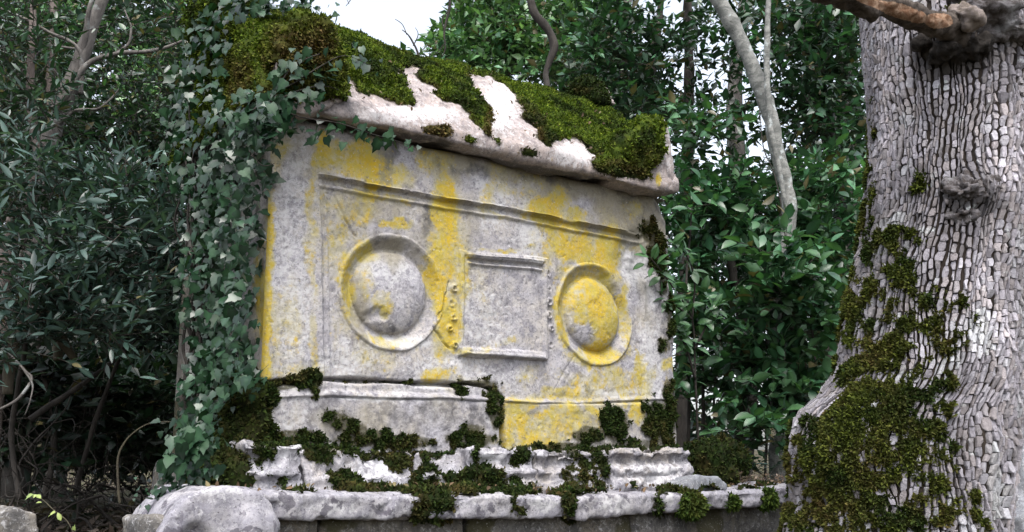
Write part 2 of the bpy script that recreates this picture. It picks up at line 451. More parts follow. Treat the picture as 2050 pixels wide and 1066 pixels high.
def leaf_ivy(seed=0):
    r = np.random.default_rng(seed); j = lambda s=.04: float(r.normal() * s)
    half = [(.10, -.08 + j()), (.30 + j(), -.10 + j()), (.50 + j(), .10 + j()), (.34 + j(), .30 + j()), (.36 + j(), .50 + j()), (.17 + j(.02), .62 + j()), (0, 1.0 + j())]
    V = [(0, 0, 0), (0, .45, .0)]; ve = [1, 1]
    R = len(V)
    for x, y in half: V.append((x, y, .10 * abs(x) - .12 * y * y)); ve.append(0)
    L = len(V)
    for x, y in half[:-1]: V.append((-x + j(.02), y, .10 * abs(x) - .12 * y * y)); ve.append(0)
    F = [(0, R, R + 1), (0, R + 1, R + 2), (0, R + 2, R + 3), (0, R + 3, 1), (1, R + 3, R + 4), (1, R + 4, R + 5), (1, R + 5, R + 6),
         (0, L + 1, L), (0, L + 2, L + 1), (0, L + 3, L + 2), (0, 1, L + 3), (1, L + 4, L + 3), (1, L + 5, L + 4), (1, R + 6, L + 5)]
    V = np.array(V, float); V[:, 1] -= .1; V[:, 0] *= .95
    return V, np.array(F), np.array(ve, float)

def frames(P, axis, nrm):
    Y = norm(axis); X = norm(np.cross(Y, nrm)); Z = np.cross(X, Y)
    return X, Y, Z
def leaf_mesh(tpl, P, axis, nrm, size, tint):
    TV, TF, ve = tpl; X, Y, Z = frames(P, axis, nrm); n, k = len(P), len(TV)
    V = P[:, None] + size[:, None, None] * (TV[None, :, 0:1] * X[:, None] + TV[None, :, 1:2] * Y[:, None] + TV[None, :, 2:3] * Z[:, None])
    F = (np.arange(n)[:, None, None] * k + TF[None]).reshape(-1, TF.shape[1])
    c = tint[:, None] * (1 + .5 * ve[None, :, None])
    return V.reshape(-1, 3), F, c.reshape(-1, 3)
def leaf_stuff(name, sets, parent, mat=None):
    Vs, Fs, Cs, o = [], {}, [], 0
    for V, F, C in sets:
        Vs.append(V); Cs.append(C); Fs.setdefault(F.shape[1], []).append(F + o); o += len(V)
    return link(name, mesh_np(name, np.concatenate(Vs), [np.concatenate(f) for f in Fs.values()], mat or M_leaf, {'tint': np.concatenate(Cs)}), parent, kind='stuff')
def leaf_parts(tpls, mat, parent, P, axis, nrm, size, name='leaf'):
    meshes = [mesh_np(name, t[0], t[1], mat, {'vein': t[2]}) for t in tpls]
    X, Y, Z = frames(P, axis, nrm)
    for i in range(len(P)):
        o = bpy.data.objects.new(name, meshes[i % len(meshes)]); col.objects.link(o); o.parent = parent
        s = float(size[i]); L = parent.location
        o.matrix_local = Matrix(((X[i][0] * s, Y[i][0] * s, Z[i][0] * s, P[i][0] - L.x), (X[i][1] * s, Y[i][1] * s, Z[i][1] * s, P[i][1] - L.y), (X[i][2] * s, Y[i][2] * s, Z[i][2] * s, P[i][2] - L.z), (0, 0, 0, 1)))

def sprays(C, n_leaf, tw_len, leaf_len, r, up=.35, droop=.15):
    """C twig origins -> leaf positions/axes/normals along short twigs, and the twigs"""
    n = len(C)
    D = norm(r.normal(size=(n, 3)) * np.array([1, 1, .6]) + np.array([0, 0, up]))
    L = tw_len * (.6 + .8 * r.random(n))
    t = (np.arange(n_leaf) + .6) / n_leaf
    t = t[None] + .05 * r.normal(size=(n, n_leaf))
    P = C[:, None] + D[:, None] * (L[:, None] * t)[..., None] + np.array([0, 0, -1.]) * (droop * L[:, None] * t ** 2)[..., None]
    S = norm(np.cross(D, np.array([0, 0, 1.]) + .3 * r.normal(size=(n, 3)))); U = np.cross(S, D)
    ph = (np.arange(n_leaf) * 2.4)[None] + r.random((n, 1)) * 6.28
    side = np.cos(ph)[..., None] * S[:, None] + .55 * np.sin(ph)[..., None] * U[:, None]
    ax = norm(side + .8 * D[:, None] + .15 * r.normal(size=P.shape))
    nr = norm(np.array([0, 0, 1.]) + .55 * r.normal(size=P.shape) + .25 * D[:, None])
    sz = leaf_len * (.45 + .85 * r.random((n, n_leaf)))
    tw = np.stack([C, C + D * L[:, None] * .5 + np.array([0, 0, -.25 * droop]) * L[:, None], C + D * L[:, None] + np.array([0, 0, -droop]) * L[:, None]], 1)
    return P.reshape(-1, 3), ax.reshape(-1, 3), nr.reshape(-1, 3), sz.ravel(), tw
def twigs_np(tw, rad):
    """3-sided thin twigs for many 3-point lines"""
    n, m_, _ = tw.shape
    T = norm(tw[:, -1] - tw[:, 0]); S = norm(np.cross(T, np.array([.2, .3, 1.]))); U = np.cross(S, T)
    th = np.array([0, 2.094, 4.189])
    rr = rad * np.array([1.3, 1., .4])[:m_]
    V = tw[:, :, None] + rr[None, :, None, None] * (np.cos(th)[None, None, :, None] * S[:, None, None] + np.sin(th)[None, None, :, None] * U[:, None, None])
    b = np.arange(n)[:, None, None, None] * (m_ * 3); i = np.arange(m_ - 1)[None, :, None, None] * 3; j = np.arange(3)[None, None, :, None]; j2 = (j + 1) % 3
    F = np.concatenate([b + i + j, b + i + j2, b + i + 3 + j2, b + i + 3 + j], -1).reshape(-1, 4)
    return V.reshape(-1, 3), F

#SECTION setting
# ------------------------------------------------------------------ ground
def terrain(X, Y):
    s = (X - CP[0]) * HF[0] + (Y - CP[1]) * HF[1]          # distance in front of the viewer
    lat = (X - CP[0]) * HR[0] + (Y - CP[1]) * HR[1]
    z = -1.9 + 1.25 * sst(1.2, 4.2, s) + .012 * np.clip(s - 5, 0, 60)
    z = z - .6 * sst(.1, -.35, Y) * sst(-.7, -.3, X) * sst(6.5, 6.0, s)
    r = np.sqrt(X ** 2 + Y ** 2)
    z = z + 9 * sst(60, 600, r) * (1 + .5 * np.sin(np.arctan2(Y, X) * 5))
    return z
g = np.concatenate([-np.geomspace(1500, 6, 46), np.linspace(-5.9, 11.9, 180), np.geomspace(12, 1500, 44)])
GX, GY = np.meshgrid(g, g, indexing='ij'); P = np.stack([GX.ravel(), GY.ravel(), 0 * GX.ravel()], 1)
P[:, 2] = terrain(P[:, 0], P[:, 1]) + .07 * fbm(P, 1.1, 4, 3) + .03 * fbm(P, 6, 2, 8)
t = NT('forest_floor'); a = t.noise(2.2, 8, .7); b = t.noise(26, 8, .75)
c = t.mix(t.ramp(a, .4, .6), (.055, .042, .032), (.05, .052, .025)); c = t.mix(t.ramp(b, .5, .68), c, (.12, .09, .065))
M_ground = t.done(c, .95, t.bump(b, .9, .03), .1)
gr = link('ground', mesh_np('ground', P, grid_faces(len(g), len(g)), M_ground)); gr['kind'] = 'structure'

# ------------------------------------------------------------------ the carved chest
def FZ(u, v):
    p = at(u, v, y=0.0); return p[..., 0], p[..., 2]
x0, x1, z0, z1 = 0.0, 2.287, -.262, 1.115
step = .0044
nx, nz = int((x1 - x0) / step) + 1, int((z1 - z0) / step) + 1
GX, GZ = np.meshgrid(np.linspace(x0, x1, nx), np.linspace(z0, z1, nz), indexing='ij')
X, Z = GX.ravel(), GZ.ravel(); P3 = np.stack([X, 0 * X, Z], 1)
# crooked weathered outlines
wx = .010 * fbm(P3, 3, 4, 11) * sst(0, .04, X); wz = .008 * fbm(P3, 3, 4, 12)
Xn, Zn = X + wx, Z + wz
def line_z(xa, ua, xb, ub):
    pass
def seg(u0, v0, u1, v1):
    a = FZ(u0, v0); b = FZ(u1, v1); return a, b
def dseg(X, Z, s):
    (ax, az), (bx, bz) = s; dx, dz = bx - ax, bz - az; L = math.hypot(dx, dz)
    t = ((X - ax) * dx + (Z - az) * dz) / L; d = ((X - ax) * -dz + (Z - az) * dx) / L
    return t, d, L
def band(X, Z, s, prof, soft=.008):
    """height profile across a line; prof = [(d, h) ...] d upwards"""
    t, d, L = dseg(X, Z, s)
    m_ = sst(-soft, soft, t) * sst(-soft, soft, L - t)
    ds, hs_ = zip(*prof)
    return m_ * np.interp(d, ds, hs_, left=0, right=0)
hgt = np.zeros_like(X)
# recessed panel
pl = .5 * (FZ(640, 350)[0] + FZ(650, 762)[0]); pl_t, pl_b = FZ(640, 350)[0], FZ(652, 762)[0]
plx = pl_t + (pl_b - pl_t) * (.882 - Z) / .86
prx = 2.078 + (2.027 - 2.078) * (.882 - Z) / .86
zt = .879 + .004 * X / 2; zb = .0 + 0 * X
ero = .004 * fbm(P3, 9, 3, 21)
inp = sst(-.003, .004, X - plx + ero) * sst(-.004, .006, prx - X) * sst(-.003, .004, zt - Z + ero) * sst(-.004, .010, Z + .02)
hgt -= .018 * inp
hgt += .006 * inp * sst(.036, .028, X - plx)               # inner step beside the left edge
hgt += band(X, Z, seg(640, 350, 1290, 472), [(-.052, 0), (-.050, .002), (-.043, .011), (-.036, .012), (-.031, .002), (-.012, .0), (-.004, .017), (.003, .020), (.009, .0)])
moul = inp * sst(.066, .062, zt - Z) * (X > .2)
# shields
def shield(X, Z, cx, cz, R, rb, hb):
    r = np.sqrt((X - cx) ** 2 + (Z - cz) ** 2) + .003 * fbm(P3, 14, 3, 33)
    rim = np.interp(r, [0, rb, rb + .012, R - .035, R - .014, R - .003, R + .004, R + .02], [-.030, -.030, -.032, -.012, .006, .010, 0, 0])
    dome = hb * np.sqrt(np.clip(1 - (r / rb) ** 2.4, 0, 1))
    return r, rim, dome
SH = [(.572, .423, .259, .186, .052), (1.728, .423, .259, .182, .052)]
cells = np.zeros(X.shape, int)        # 0 body, 1/2 shield rim, 3/4 boss, 5 tablet, 6 moulding, 7 block
for k, (cx, cz, R, rb, hb) in enumerate(SH):
    r, rim, dome = shield(X, Z, cx, cz, R, rb, hb)
    br = 0
    if k == 1:   # the broken upper right of the right shield
        br = sst(.62, 1.0, ((X - cx) * .80 + (Z - cz) * .60) / R + .08 * fbm(P3, 8, 3, 5)) * (r > rb + .01)
    hgt = hgt + np.where(r < R + .02, rim * (1 - br) + dome, 0)
    cells[r < R + .004] = 1 + k; cells[r < rb] = 3 + k
# chipped lower left of the left boss
r = np.sqrt(((X - .49) / .06) ** 2 + ((Z - .315) / .035) ** 2); hgt -= .013 * (1 - sst(.3, 1.1, r + .3 * fbm(P3, 20, 3, 2)))
# tablet
ta, tb_, tc_, td = FZ(922, 497), FZ(1098, 520), FZ(922, 712), FZ(1099, 722)
txl = np.interp(Z, [tc_[1], ta[1]], [tc_[0], ta[0]]); txr = np.interp(Z, [td[1], tb_[1]], [td[0], tb_[0]])
tzt = np.interp(X, [ta[0], tb_[0]], [ta[1], tb_[1]]); tzb = np.interp(X, [tc_[0], td[0]], [tc_[1], td[1]])
it = lambda e: sst(-.003, .004, X - txl - e + ero) * sst(-.003, .004, txr - e - X + ero) * sst(-.003, .003, tzt - e - Z) * sst(-.003, .003, Z - tzb - e + 1.5 * ero)
hgt += .017 * it(0) - .008 * it(.022)
hgt += band(X, Z, seg(938, 512, 1086, 533), [(-.034, 0), (-.030, .010), (-.022, .012), (-.018, -.004), (-.004, -.004), (.002, .018), (.016, .018), (.020, 0)])
hgt += band(X, Z, seg(930, 700, 1092, 713), [(-.022, .006), (-.014, .016), (.010, .014), (.018, 0)])
cells[it(0) > .5] = 5
cells[(moul > .5) & (cells == 0)] = 6
# scroll work beside the tablet
for (u, v, rr) in [(1103, 548, .018), (1105, 580, .015), (1103, 606, .019), (1103, 632, .021), (1108, 658, .014), (1108, 690, .018),
                   (914, 575, .018), (910, 603, .02), (914, 632, .015), (906, 655, .013), (916, 690, .015)]:
    cx, cz = FZ(u, v); d = np.sqrt((X - cx) ** 2 + (Z - cz) ** 2)
    hgt += .013 * np.exp(-((d - rr * .75) / .005) ** 2) * (.6 + .4 * np.sign(noise(P3, 25, 9)))
    hgt -= .010 * np.exp(-(d / (rr * .4)) ** 2)
def wob_line(u0, v0, u1, v1, amp, w, depth, seed):
    t, d, L = dseg(X, Z, seg(u0, v0, u1, v1)); d = d + amp * fbm(P3, 12, 4, seed)
    return -depth * np.exp(-(d / w) ** 2) * sst(-.01, .01, t) * sst(-.01, .01, L - t)
hgt += wob_line(690, 432, 716, 472, .008, .0035, .012, 41) + wob_line(672, 390, 690, 430, .008, .003, .008, 45)
hgt += wob_line(1152, 712, 1112, 780, .008, .0026, .004, 42)
hgt += wob_line(905, 560, 880, 650, .02, .005, .01, 43) + wob_line(880, 650, 905, 700, .02, .005, .012, 44)
hgt += wob_line(648, 352, 655, 755, .002, .003, .006, 46) + wob_line(1292, 640, 1290, 795, .004, .004, .008, 47)
# base line and lower course
zl = np.interp(X, [0, .257, 1.1, 2.03, 2.3], [-.045, -.045, -.035, -.003, 0.01])
hgt -= .010 * np.exp(-((Z - zl) / .0035) ** 2) * (X > .25) * sst(2.25, 2.15, X)
hgt += .010 * sst(.03, .0, Z - zl) * sst(-.002, .003, Z - zl)
# joint round the lower left block
jz = np.interp(X, [0, .1, .25, .45, .85, .98, 1.08, 1.15], [.0, .012, .028, .030, .030, .036, .02, -.01]) + .007 * fbm(P3, 7, 4, 51)
jx = 1.15 + .02 * fbm(P3, 6, 3, 52)
blk = (X < jx) & (Z < jz)
dj = np.where(X < jx, np.abs(Z - jz), 9); dj = np.minimum(dj, np.where(Z < jz, np.abs(X - jx), 9))
gapw = .006 + .005 * sst(-.2, .6, fbm(P3, 5, 3, 53))
hgt -= .05 * np.exp(-(dj / gapw) ** 2)
cells[blk] = 7
# big flaked hollow at the upper right, worn edges
fl = blots(*pix(P3), [(1285, 515, 48, 55), (1320, 560, 30, 60, .6)])
hgt -= .028 * fl * (1 + .5 * fbm(P3, 12, 4, 61))
hgt += .0035 * fbm(P3, 2.5, 4, 71) * 2 + .0014 * fbm(P3, 26, 4, 72) + .0007 * fbm(P3, 90, 2, 73)
hgt -= .005 * sst(.45, .9, fbm(P3, 5, 4, 74)) 
# small scattered pits
hgt -= .0025 * sst(.72, .85, noise(P3, 70, 75)) 
# rounding towards the outer edges
el = np.minimum(X, 9); er = x1 - X + .012 * fbm(P3, 4, 3, 81); et = z1 - Z; eb = Z - z0
rd = lambda e, r_: -(r_ - np.sqrt(np.clip(r_ ** 2 - (r_ - np.clip(e, 0, r_)) ** 2, 0, None)))
hgt += rd(el, .022) + rd(er, .07) * (.4 + .6 * sst(.2, -.2, Z - .2) + .5 * (Z > .9)) + rd(et, .03)
cor = np.clip((X - 2.15) / .14, 0, 1) * np.clip((Z - .98) / .14, 0, 1); hgt -= .09 * cor
hgt = np.where(el < 1e-6, -.024, hgt); hgt = np.where(x1 - X < 1e-6, -.11, hgt)
V = np.stack([Xn, -hgt, Zn], 1)
u, v = pix(P3)
YEL = [(526, 560, 22, 250, 1.25), (1290, 770, 26, 50, .8), (1060, 360, 120, 30, .45, 10), (930, 500, 30, 120, .5), (700, 500, 60, 80, .45), (700, 312, 75, 42, 1), (640, 320, 18, 50, .9), (775, 345, 60, 30, .75), (740, 380, 120, 18, .6, 10), (893, 420, 30, 95, 1, -3), (880, 530, 34, 60, 1), (872, 310, 40, 35, .6),
       (519, 560, 17, 240, .98), (625, 690, 14, 80, .8), (630, 470, 12, 150, .62), (575, 640, 45, 130, .42), (545, 330, 30, 60, .4), (690, 650, 36, 70, .6), (755, 725, 60, 30, .5),
       (897, 650, 25, 75, .75), (880, 748, 36, 20, 1), (700, 420, 70, 40, .5), (795, 437, 34, 9, 1), (701, 570, 18, 90, .78), (725, 505, 45, 25, .7), (885, 600, 16, 90, .85),
       (770, 690, 70, 14, .6), (770, 620, 22, 25, .7), (740, 570, 20, 60, .45), (1092, 412, 56, 40, 1), (1040, 372, 16, 25, .6), (1170, 492, 62, 42, 1), (1222, 505, 38, 58, .95), (1130, 445, 65, 25, .8),
       (1180, 468, 110, 14, .85, 9), (1040, 425, 90, 9, .5, 8), (970, 395, 26, 50, .6), (1205, 620, 40, 68, 1), (1150, 600, 22, 45, .85), (1175, 575, 50, 25, .9), (1128, 640, 14, 70, .85), (1200, 712, 65, 22, .95), (1260, 640, 16, 70, 1),
       (1180, 548, 60, 14, .6), (1250, 765, 46, 36, .68), (1282, 750, 13, 60, .95), (1190, 770, 60, 30, .55), (1028, 842, 30, 50, .9), (1060, 872, 70, 22, .95), (1120, 850, 90, 36, .62), (1150, 798, 160, 14, .62),
       (1213, 822, 34, 22, 1), (1277, 822, 16, 24, .95), (1341, 742, 18, 18, .9), (1340, 780, 10, 20, .6), (1010, 505, 90, 8, .62), (985, 700, 70, 12, .6), (1000, 600, 80, 90, .3), (930, 770, 60, 20, .4),
       (940, 560, 30, 60, .35), (1100, 760, 60, 25, .4), (1230, 430, 70, 30, .45), (1090, 500, 40, 60, .45), (600, 740, 60, 20, .5), (1325, 690, 12, 30, .5)]
DRK = [(772, 305, 34, 66, 1.15), (700, 840, 130, 44, .42), (880, 840, 110, 50, .5), (560, 830, 40, 50, .3), (745, 330, 20, 40, .6), (800, 362, 18, 20, .6), (625, 292, 36, 18, .55), (852, 440, 12, 70, .5), (1175, 782, 12, 26, .7), (1300, 420, 70, 40, .45), (1200, 385, 120, 22, .4), (720, 262, 130, 14, .6, 12),
       (1010, 440, 30, 60, .3), (1160, 640, 16, 60, .45), (770, 640, 40, 12, .6, 25), (1010, 345, 260, 12, .5, 12), (1335, 620, 16, 60, .5), (730, 460, 60, 22, .3), (1130, 560, 16, 40, .35), (1040, 820, 40, 30, .35),
       (820, 580, 34, 70, .22), (1100, 850, 80, 30, .4), (540, 240, 40, 14, .2)]
WHT = [(590, 500, 40, 260, .55), (820, 690, 44, 11, 1), (980, 385, 34, 60, .55), (1060, 465, 26, 70, .6), (1285, 512, 45, 50, .9), (1305, 650, 20, 220, .5), (800, 783, 200, 8, .5), (970, 650, 60, 60, .4),
       (760, 540, 60, 50, .45), (1200, 700, 30, 12, .6), (930, 750, 120, 30, .45), (600, 830, 60, 40, .3), (1240, 793, 90, 8, 1), (1320, 850, 30, 40, .5), (690, 720, 60, 30, .4)]
MOS = [(1303, 465, 20, 30, 1, -20), (1322, 510, 20, 50, 1, -15), (1335, 560, 12, 40, .8), (1345, 640, 12, 60, .75), (1330, 690, 18, 20, .75), (1228, 850, 36, 42, 1), (1320, 845, 42, 50, 1), (1340, 790, 18, 34, .95),
       (1180, 872, 46, 22, .9), (995, 815, 18, 60, .98), (930, 778, 14, 22, .85), (960, 768, 40, 7, .8), (580, 765, 62, 16, .95, -6), (540, 780, 22, 30, .95), (628, 770, 14, 32, .8), (530, 840, 18, 60, .95), (590, 880, 80, 22, .95),
       (690, 850, 60, 22, .9, 22), (730, 880, 70, 20, .95), (800, 888, 90, 16, .95), (940, 882, 60, 20, .95), (950, 862, 30, 16, .7), (1110, 895, 90, 12, .95), (1280, 890, 120, 12, .6), (820, 768, 60, 5, .6), (720, 766, 40, 5, .5)]
def wblots(Pq, L, seed, wa=13, soft=1.25):
    a, b = pix(Pq); st_ = Pq * np.array([1, 1, .35])
    a2 = a + wa * fbm(Pq, 6, 5, seed) + .35 * wa * fbm(Pq, 30, 3, seed + 3); b2 = b + 1.8 * wa * fbm(Pq, 5, 4, seed + 1) + .35 * wa * fbm(Pq, 30, 3, seed + 4)
    m_ = blots(a2, b2, L, soft); return m_ * (1 + .35 * fbm(st_, 14, 4, seed + 2)) + .16 * np.clip(fbm(st_, 9, 4, seed + 6), 0, 1)
yel, drk, wht = wblots(P3, YEL, 901), wblots(P3, DRK, 911), wblots(P3, WHT, 921)
OLV = [(1270, 420, 90, 60, 1), (1170, 385, 120, 36, .8), (905, 330, 50, 50, .9), (560, 290, 50, 60, .5), (820, 330, 80, 40, .5), (1030, 350, 100, 26, .7), (880, 480, 50, 90, .6), (790, 500, 110, 40, .6), (1190, 560, 70, 30, .7), (940, 440, 60, 60, .4), (760, 410, 90, 40, .4), (640, 340, 50, 60, .5), (1130, 830, 150, 40, .5), (1290, 600, 40, 60, .4), (720, 620, 24, 90, .6), (780, 840, 220, 50, .45), (890, 620, 30, 80, .6)]
olv = wblots(P3, OLV, 941)
drk = drk + .28 * np.clip(fbm(P3 * np.array([1, 1, .3]), 7, 4, 931), 0, 1); yel = yel * .95 + .20 * np.clip(fbm(P3, 3.5, 4, 951) + .25, 0, 1) * (1 - .5 * wht)
mosm = blots(u + 7 * noise(P3, 30, 2), v + 7 * noise(P3, 30, 3), MOS)
mosm = np.clip(mosm * .95 - .14 + .9 * fbm(P3, 26, 5, 90) * (mosm > .05), 0, 1)
F = grid_faces(nx, nz)
fc = cells[F].max(1); chest_cells = fc
chest = thing('sarcophagus', (1.14, .55, -.26), 'pale stone sarcophagus with carved round shields, yellow lichen and a thickly mossed gabled lid', 'sarcophagus')
block = thing('lower_block', (.55, .3, -.26), 'grey cracked stone block fitted under the lower left corner of the carved chest', 'stone block')
mos_attr = blots(u, v, MOS)
def submesh(name, sel, mat, parent, **kw):
    f = F[sel]; used, inv = np.unique(f.ravel(), return_inverse=True)
    me = mesh_np(name, V[used], inv.reshape(f.shape), mat, {'yel': yel[used], 'drk': drk[used], 'wht': wht[used], 'mos': mos_attr[used], 'olv': olv[used]})
    return link(name, me, parent, **kw)
def sheet(S, T, fn, disp, seed, fade=True):
    A, B = np.meshgrid(S, T, indexing='ij'); Pq = fn(A.ravel(), B.ravel()); Fq = grid_faces(len(S), len(T))
    Nq = vnormals(Pq, Fq); k = 1.0
    if fade:
        ea = np.minimum(A - S[0], S[-1] - A).ravel(); eb_ = np.minimum(B - T[0], T[-1] - B).ravel()
        k = sst(0, .06, np.minimum(np.abs(ea), np.abs(eb_)))
    Pq = Pq + Nq * (disp * k * fbm(Pq, 4, 5, seed))[:, None]
    return Pq, Fq
# body: front plus the two ends, back and top
fb = F[fc == 0]
DY = 1.10
sides = []
ys = np.linspace(.024, DY, 70); zs = np.linspace(z0, z1, 80)
sides.append(sheet(ys, zs, lambda a, b: np.stack([0 * a, a, b], 1), -.02, 101))
sides.append(sheet(np.linspace(.11, DY, 60), zs, lambda a, b: np.stack([0 * a + x1, a, b], 1), .02, 102))
xs = np.linspace(0, x1, 60)
sides.append(sheet(xs, zs, lambda a, b: np.stack([a, 0 * a + DY, b], 1), -.02, 103))
sides.append(sheet(xs, ys, lambda a, b: np.stack([a, b, 0 * a + z1 - .004], 1), .01, 104))
def fix(Pq):  # left end lichen
    uu, vv = pix(Pq); return uu, vv
body_V = [V]; body_F = [fb]; o_ = len(V); ya = [yel]; da = [drk]; wa = [wht]; ma = [mos_attr]; oa = [olv]
for k, (Pq, Fq) in enumerate(sides):
    uu, vv = pix(Pq); body_V.append(Pq); body_F.append(Fq + o_); o_ += len(Pq)
    lef = (k == 0)
    ya.append((.62 + .5 * fbm(Pq, 8, 4, 141)) * (1 - sst(.05, .22, Pq[:, 1])) * lef); da.append(.4 + 0 * uu); wa.append(0 * uu); oa.append(.5 + 0 * uu); ma.append(.8 * (Pq[:, 2] < 0) + 0 * uu)
BV = np.concatenate(body_V); BF = np.concatenate(body_F)
used, inv = np.unique(BF.ravel(), return_inverse=True)
cat = lambda L: np.concatenate(L)[used]
link('body', mesh_np('body', BV[used], inv.reshape(BF.shape), M_face, {'yel': cat(ya), 'drk': cat(da), 'wht': cat(wa), 'mos': cat(ma), 'olv': cat(oa)}), chest)
sh1 = submesh('shield', fc == 1, M_face, chest, label='left carved round shield with a mostly grey boss')
sh2 = submesh('shield', fc == 2, M_face, chest, label='right carved round shield with a yellow boss and broken rim')
submesh('boss', fc == 3, M_face, sh1); submesh('boss', fc == 4, M_face, sh2)
submesh('tablet', fc == 5, M_face, chest); submesh('moulding', fc == 6, M_face, chest)
submesh('block_face', fc == 7, M_face, block)
bb = bmesh.new(); bmesh.ops.create_cube(bb, size=1, matrix=Matrix.Translation((.57, .33, -.118)) @ Matrix.Diagonal((1.12, .52, .26, 1)))
me = bpy.data.meshes.new('block_body'); bb.to_mesh(me); bb.free(); me.materials.append(M_face); link('block_body', me, block)
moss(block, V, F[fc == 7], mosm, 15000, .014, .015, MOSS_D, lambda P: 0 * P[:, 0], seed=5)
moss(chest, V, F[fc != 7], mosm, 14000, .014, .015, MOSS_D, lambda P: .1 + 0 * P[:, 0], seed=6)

# ------------------------------------------------------------------ lid
prof = [(.03, 1.125), (-.085, 1.10), (-.115, 1.115), (-.118, 1.17), (-.08, 1.225), (.10, 1.44), (.34, 1.68), (.50, 1.805), (.56, 1.835), (.62, 1.805), (.80, 1.62), (1.04, 1.34), (1.06, 1.12)]
bm = bm_profile_x(prof, -.10, 2.262)
LV, LF = remesh(bm, .0155, 3)
LN = vnormals(LV, LF)
# sagging, broken lower edge and worn hollows
LV = LV + LN * (.020 * fbm(LV, 2.2, 4, 201) + .014 * fbm(LV, 8, 4, 202) + .006 * fbm(LV, 30, 2, 203))[:, None]
lu, lv_ = pix(LV)
BARE = [[(683, 138), (735, 183), (790, 203), (830, 204), (793, 140), (815, 138), (850, 183), (905, 208), (955, 240), (978, 290), (985, 240), (960, 190), (930, 143), (985, 158), (1022, 182), (1045, 225), (1075, 270), (1090, 320), (1090, 345), (1000, 325), (940, 315), (850, 295), (830, 275), (690, 235), (600, 228), (600, 200), (660, 205)], [(792, 142), (822, 134), (880, 188), (840, 206)], [(1020, 180), (1040, 200), (1060, 260), (1100, 300), (1090, 345), (1040, 330), (1040, 240)],
        [(1120, 270), (1165, 285), (1205, 312), (1185, 345), (1150, 360), (1095, 345)], [(1240, 345), (1290, 360), (1290, 385), (1230, 372)], [(1302, 330), (1400, 300), (1400, 430), (1290, 400)]]
MEX = [(880, 268, 42, 24, .95), (945, 295, 26, 22, .8), (1055, 312, 34, 14, 1), (1082, 240, 20, 46, 1, -20), (840, 262, 20, 12, .7), (995, 290, 8, 26, .8), (1170, 335, 14, 14, .5), (1250, 340, 60, 30, 1)]
def lid_mask(Vx):
    a, b = pix(Vx); a = a + 13 * fbm(Vx, 16, 4, 211); b = b + 13 * fbm(Vx, 16, 4, 212)
    m_ = np.ones(len(Vx))
    for p in BARE: m_[inpoly(a, b, p)] = 0
    return np.maximum(m_, (blots(a, b, MEX) > .5) * 1.0)
lm = lid_mask(LV)
N_ = vnormals(LV, LF); lm = lm * sst(-.55, -.15, N_[:, 2] + .3 * (LV[:, 1] < .3)) * sst(1.105, 1.15, LV[:, 2])
# soften the mask over the skin
def smooth_mask(m_, F_, it=2):
    for _ in range(it):
        s = np.zeros(len(m_)); c_ = np.zeros(len(m_)); fm = m_[F_].mean(1)
        for k in range(4): np.add.at(s, F_[:, k], fm); np.add.at(c_, F_[:, k], 1)
        m_ = s / np.maximum(c_, 1)
    return m_
lms = smooth_mask(lm, LF, 2)
LYE = [(1318, 360, 8, 18, .9), (1100, 320, 20, 10, .3)]
LDR = [(700, 215, 60, 14, .5), (1000, 150, 60, 16, .4), (850, 280, 70, 12, .8, 10), (1100, 345, 200, 9, .8, 10), (650, 215, 40, 12, .6)]
LWH = [(820, 230, 120, 25, .7), (1000, 210, 40, 60, .8), (1150, 310, 50, 30, .8)]
def sattr(Vx, y=(), d=(), w=(), m_=None):
    a, b = pix(Vx); return {'yel': blots(a, b, y), 'drk': blots(a, b, d), 'wht': blots(a, b, w), 'mos': m_ if m_ is not None else 0 * a}
lid = link('lid', mesh_np('lid', LV, LF, M_lid, (lambda A_: (A_.update(drk=A_['drk'] + .55 * np.clip(fbm(LV * np.array([1, 1, .6]), 5, 5, 261) + .1, 0, 1), olv=.5 * np.clip(fbm(LV, 4, 3, 262), 0, 1)), A_)[1])(sattr(LV, LYE, LDR, LWH, sst(.05, .7, smooth_mask(lms, LF, 4))))), chest)
def brownness(P):
    a, b = pix(P)
    return blots(a, b, [(600, 110, 90, 90, .95), (480, 150, 40, 80, .7), (1070, 260, 28, 60, 1, -20), (880, 265, 60, 30, 1), (1050, 310, 60, 20, 1), (1230, 345, 80, 30, .9), (900, 115, 180, 12, .5, 10), (1140, 180, 60, 14, .5),
                        (980, 250, 14, 50, .8), (560, 190, 60, 40, .6), (1300, 330, 40, 60, .7)]) - .12
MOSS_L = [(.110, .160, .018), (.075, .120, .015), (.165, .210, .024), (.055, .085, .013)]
moss(lid, LV, LF, lms, 140000, .020, .0155, MOSS_L, brownness, lump=9, seed=21, brown_edge=.6)
# corner ornaments
def ornament(outline_px, yf, yb, seed, mname, label, bare, n, tilt=0, voxel=.0125):
    pts = [(float(at(a, b, y=yf)[0]), float(at(a, b, y=yf)[2])) for a, b in outline_px]
    Vx, Fx = remesh(bm_prism(pts, yf, yb), voxel, 4)
    Vx = Vx + vnormals(Vx, Fx) * (.016 * fbm(Vx, 5, 4, seed) + .006 * fbm(Vx, 22, 3, seed + 1))[:, None]
    a, b = pix(Vx); a2 = a + 8 * fbm(Vx, 16, 3, seed + 2); b2 = b + 8 * fbm(Vx, 16, 3, seed + 3)
    mk = np.ones(len(a))
    for p in bare: mk[inpoly(a2, b2, p)] = 0
    mk = smooth_mask(mk, Fx, 1) * sst(1.13, 1.19, Vx[:, 2])
    link(mname, mesh_np(mname, Vx, Fx, M_lid, sattr(Vx, LYE, [(1345, 330, 20, 50, .5)], [(1340, 300, 20, 50, .5)], sst(.3, .8, mk))), lid, label=label)
    moss(lid, Vx, Fx, mk, n, .03, .018, MOSS_L, brownness, lump=12, seed=seed)
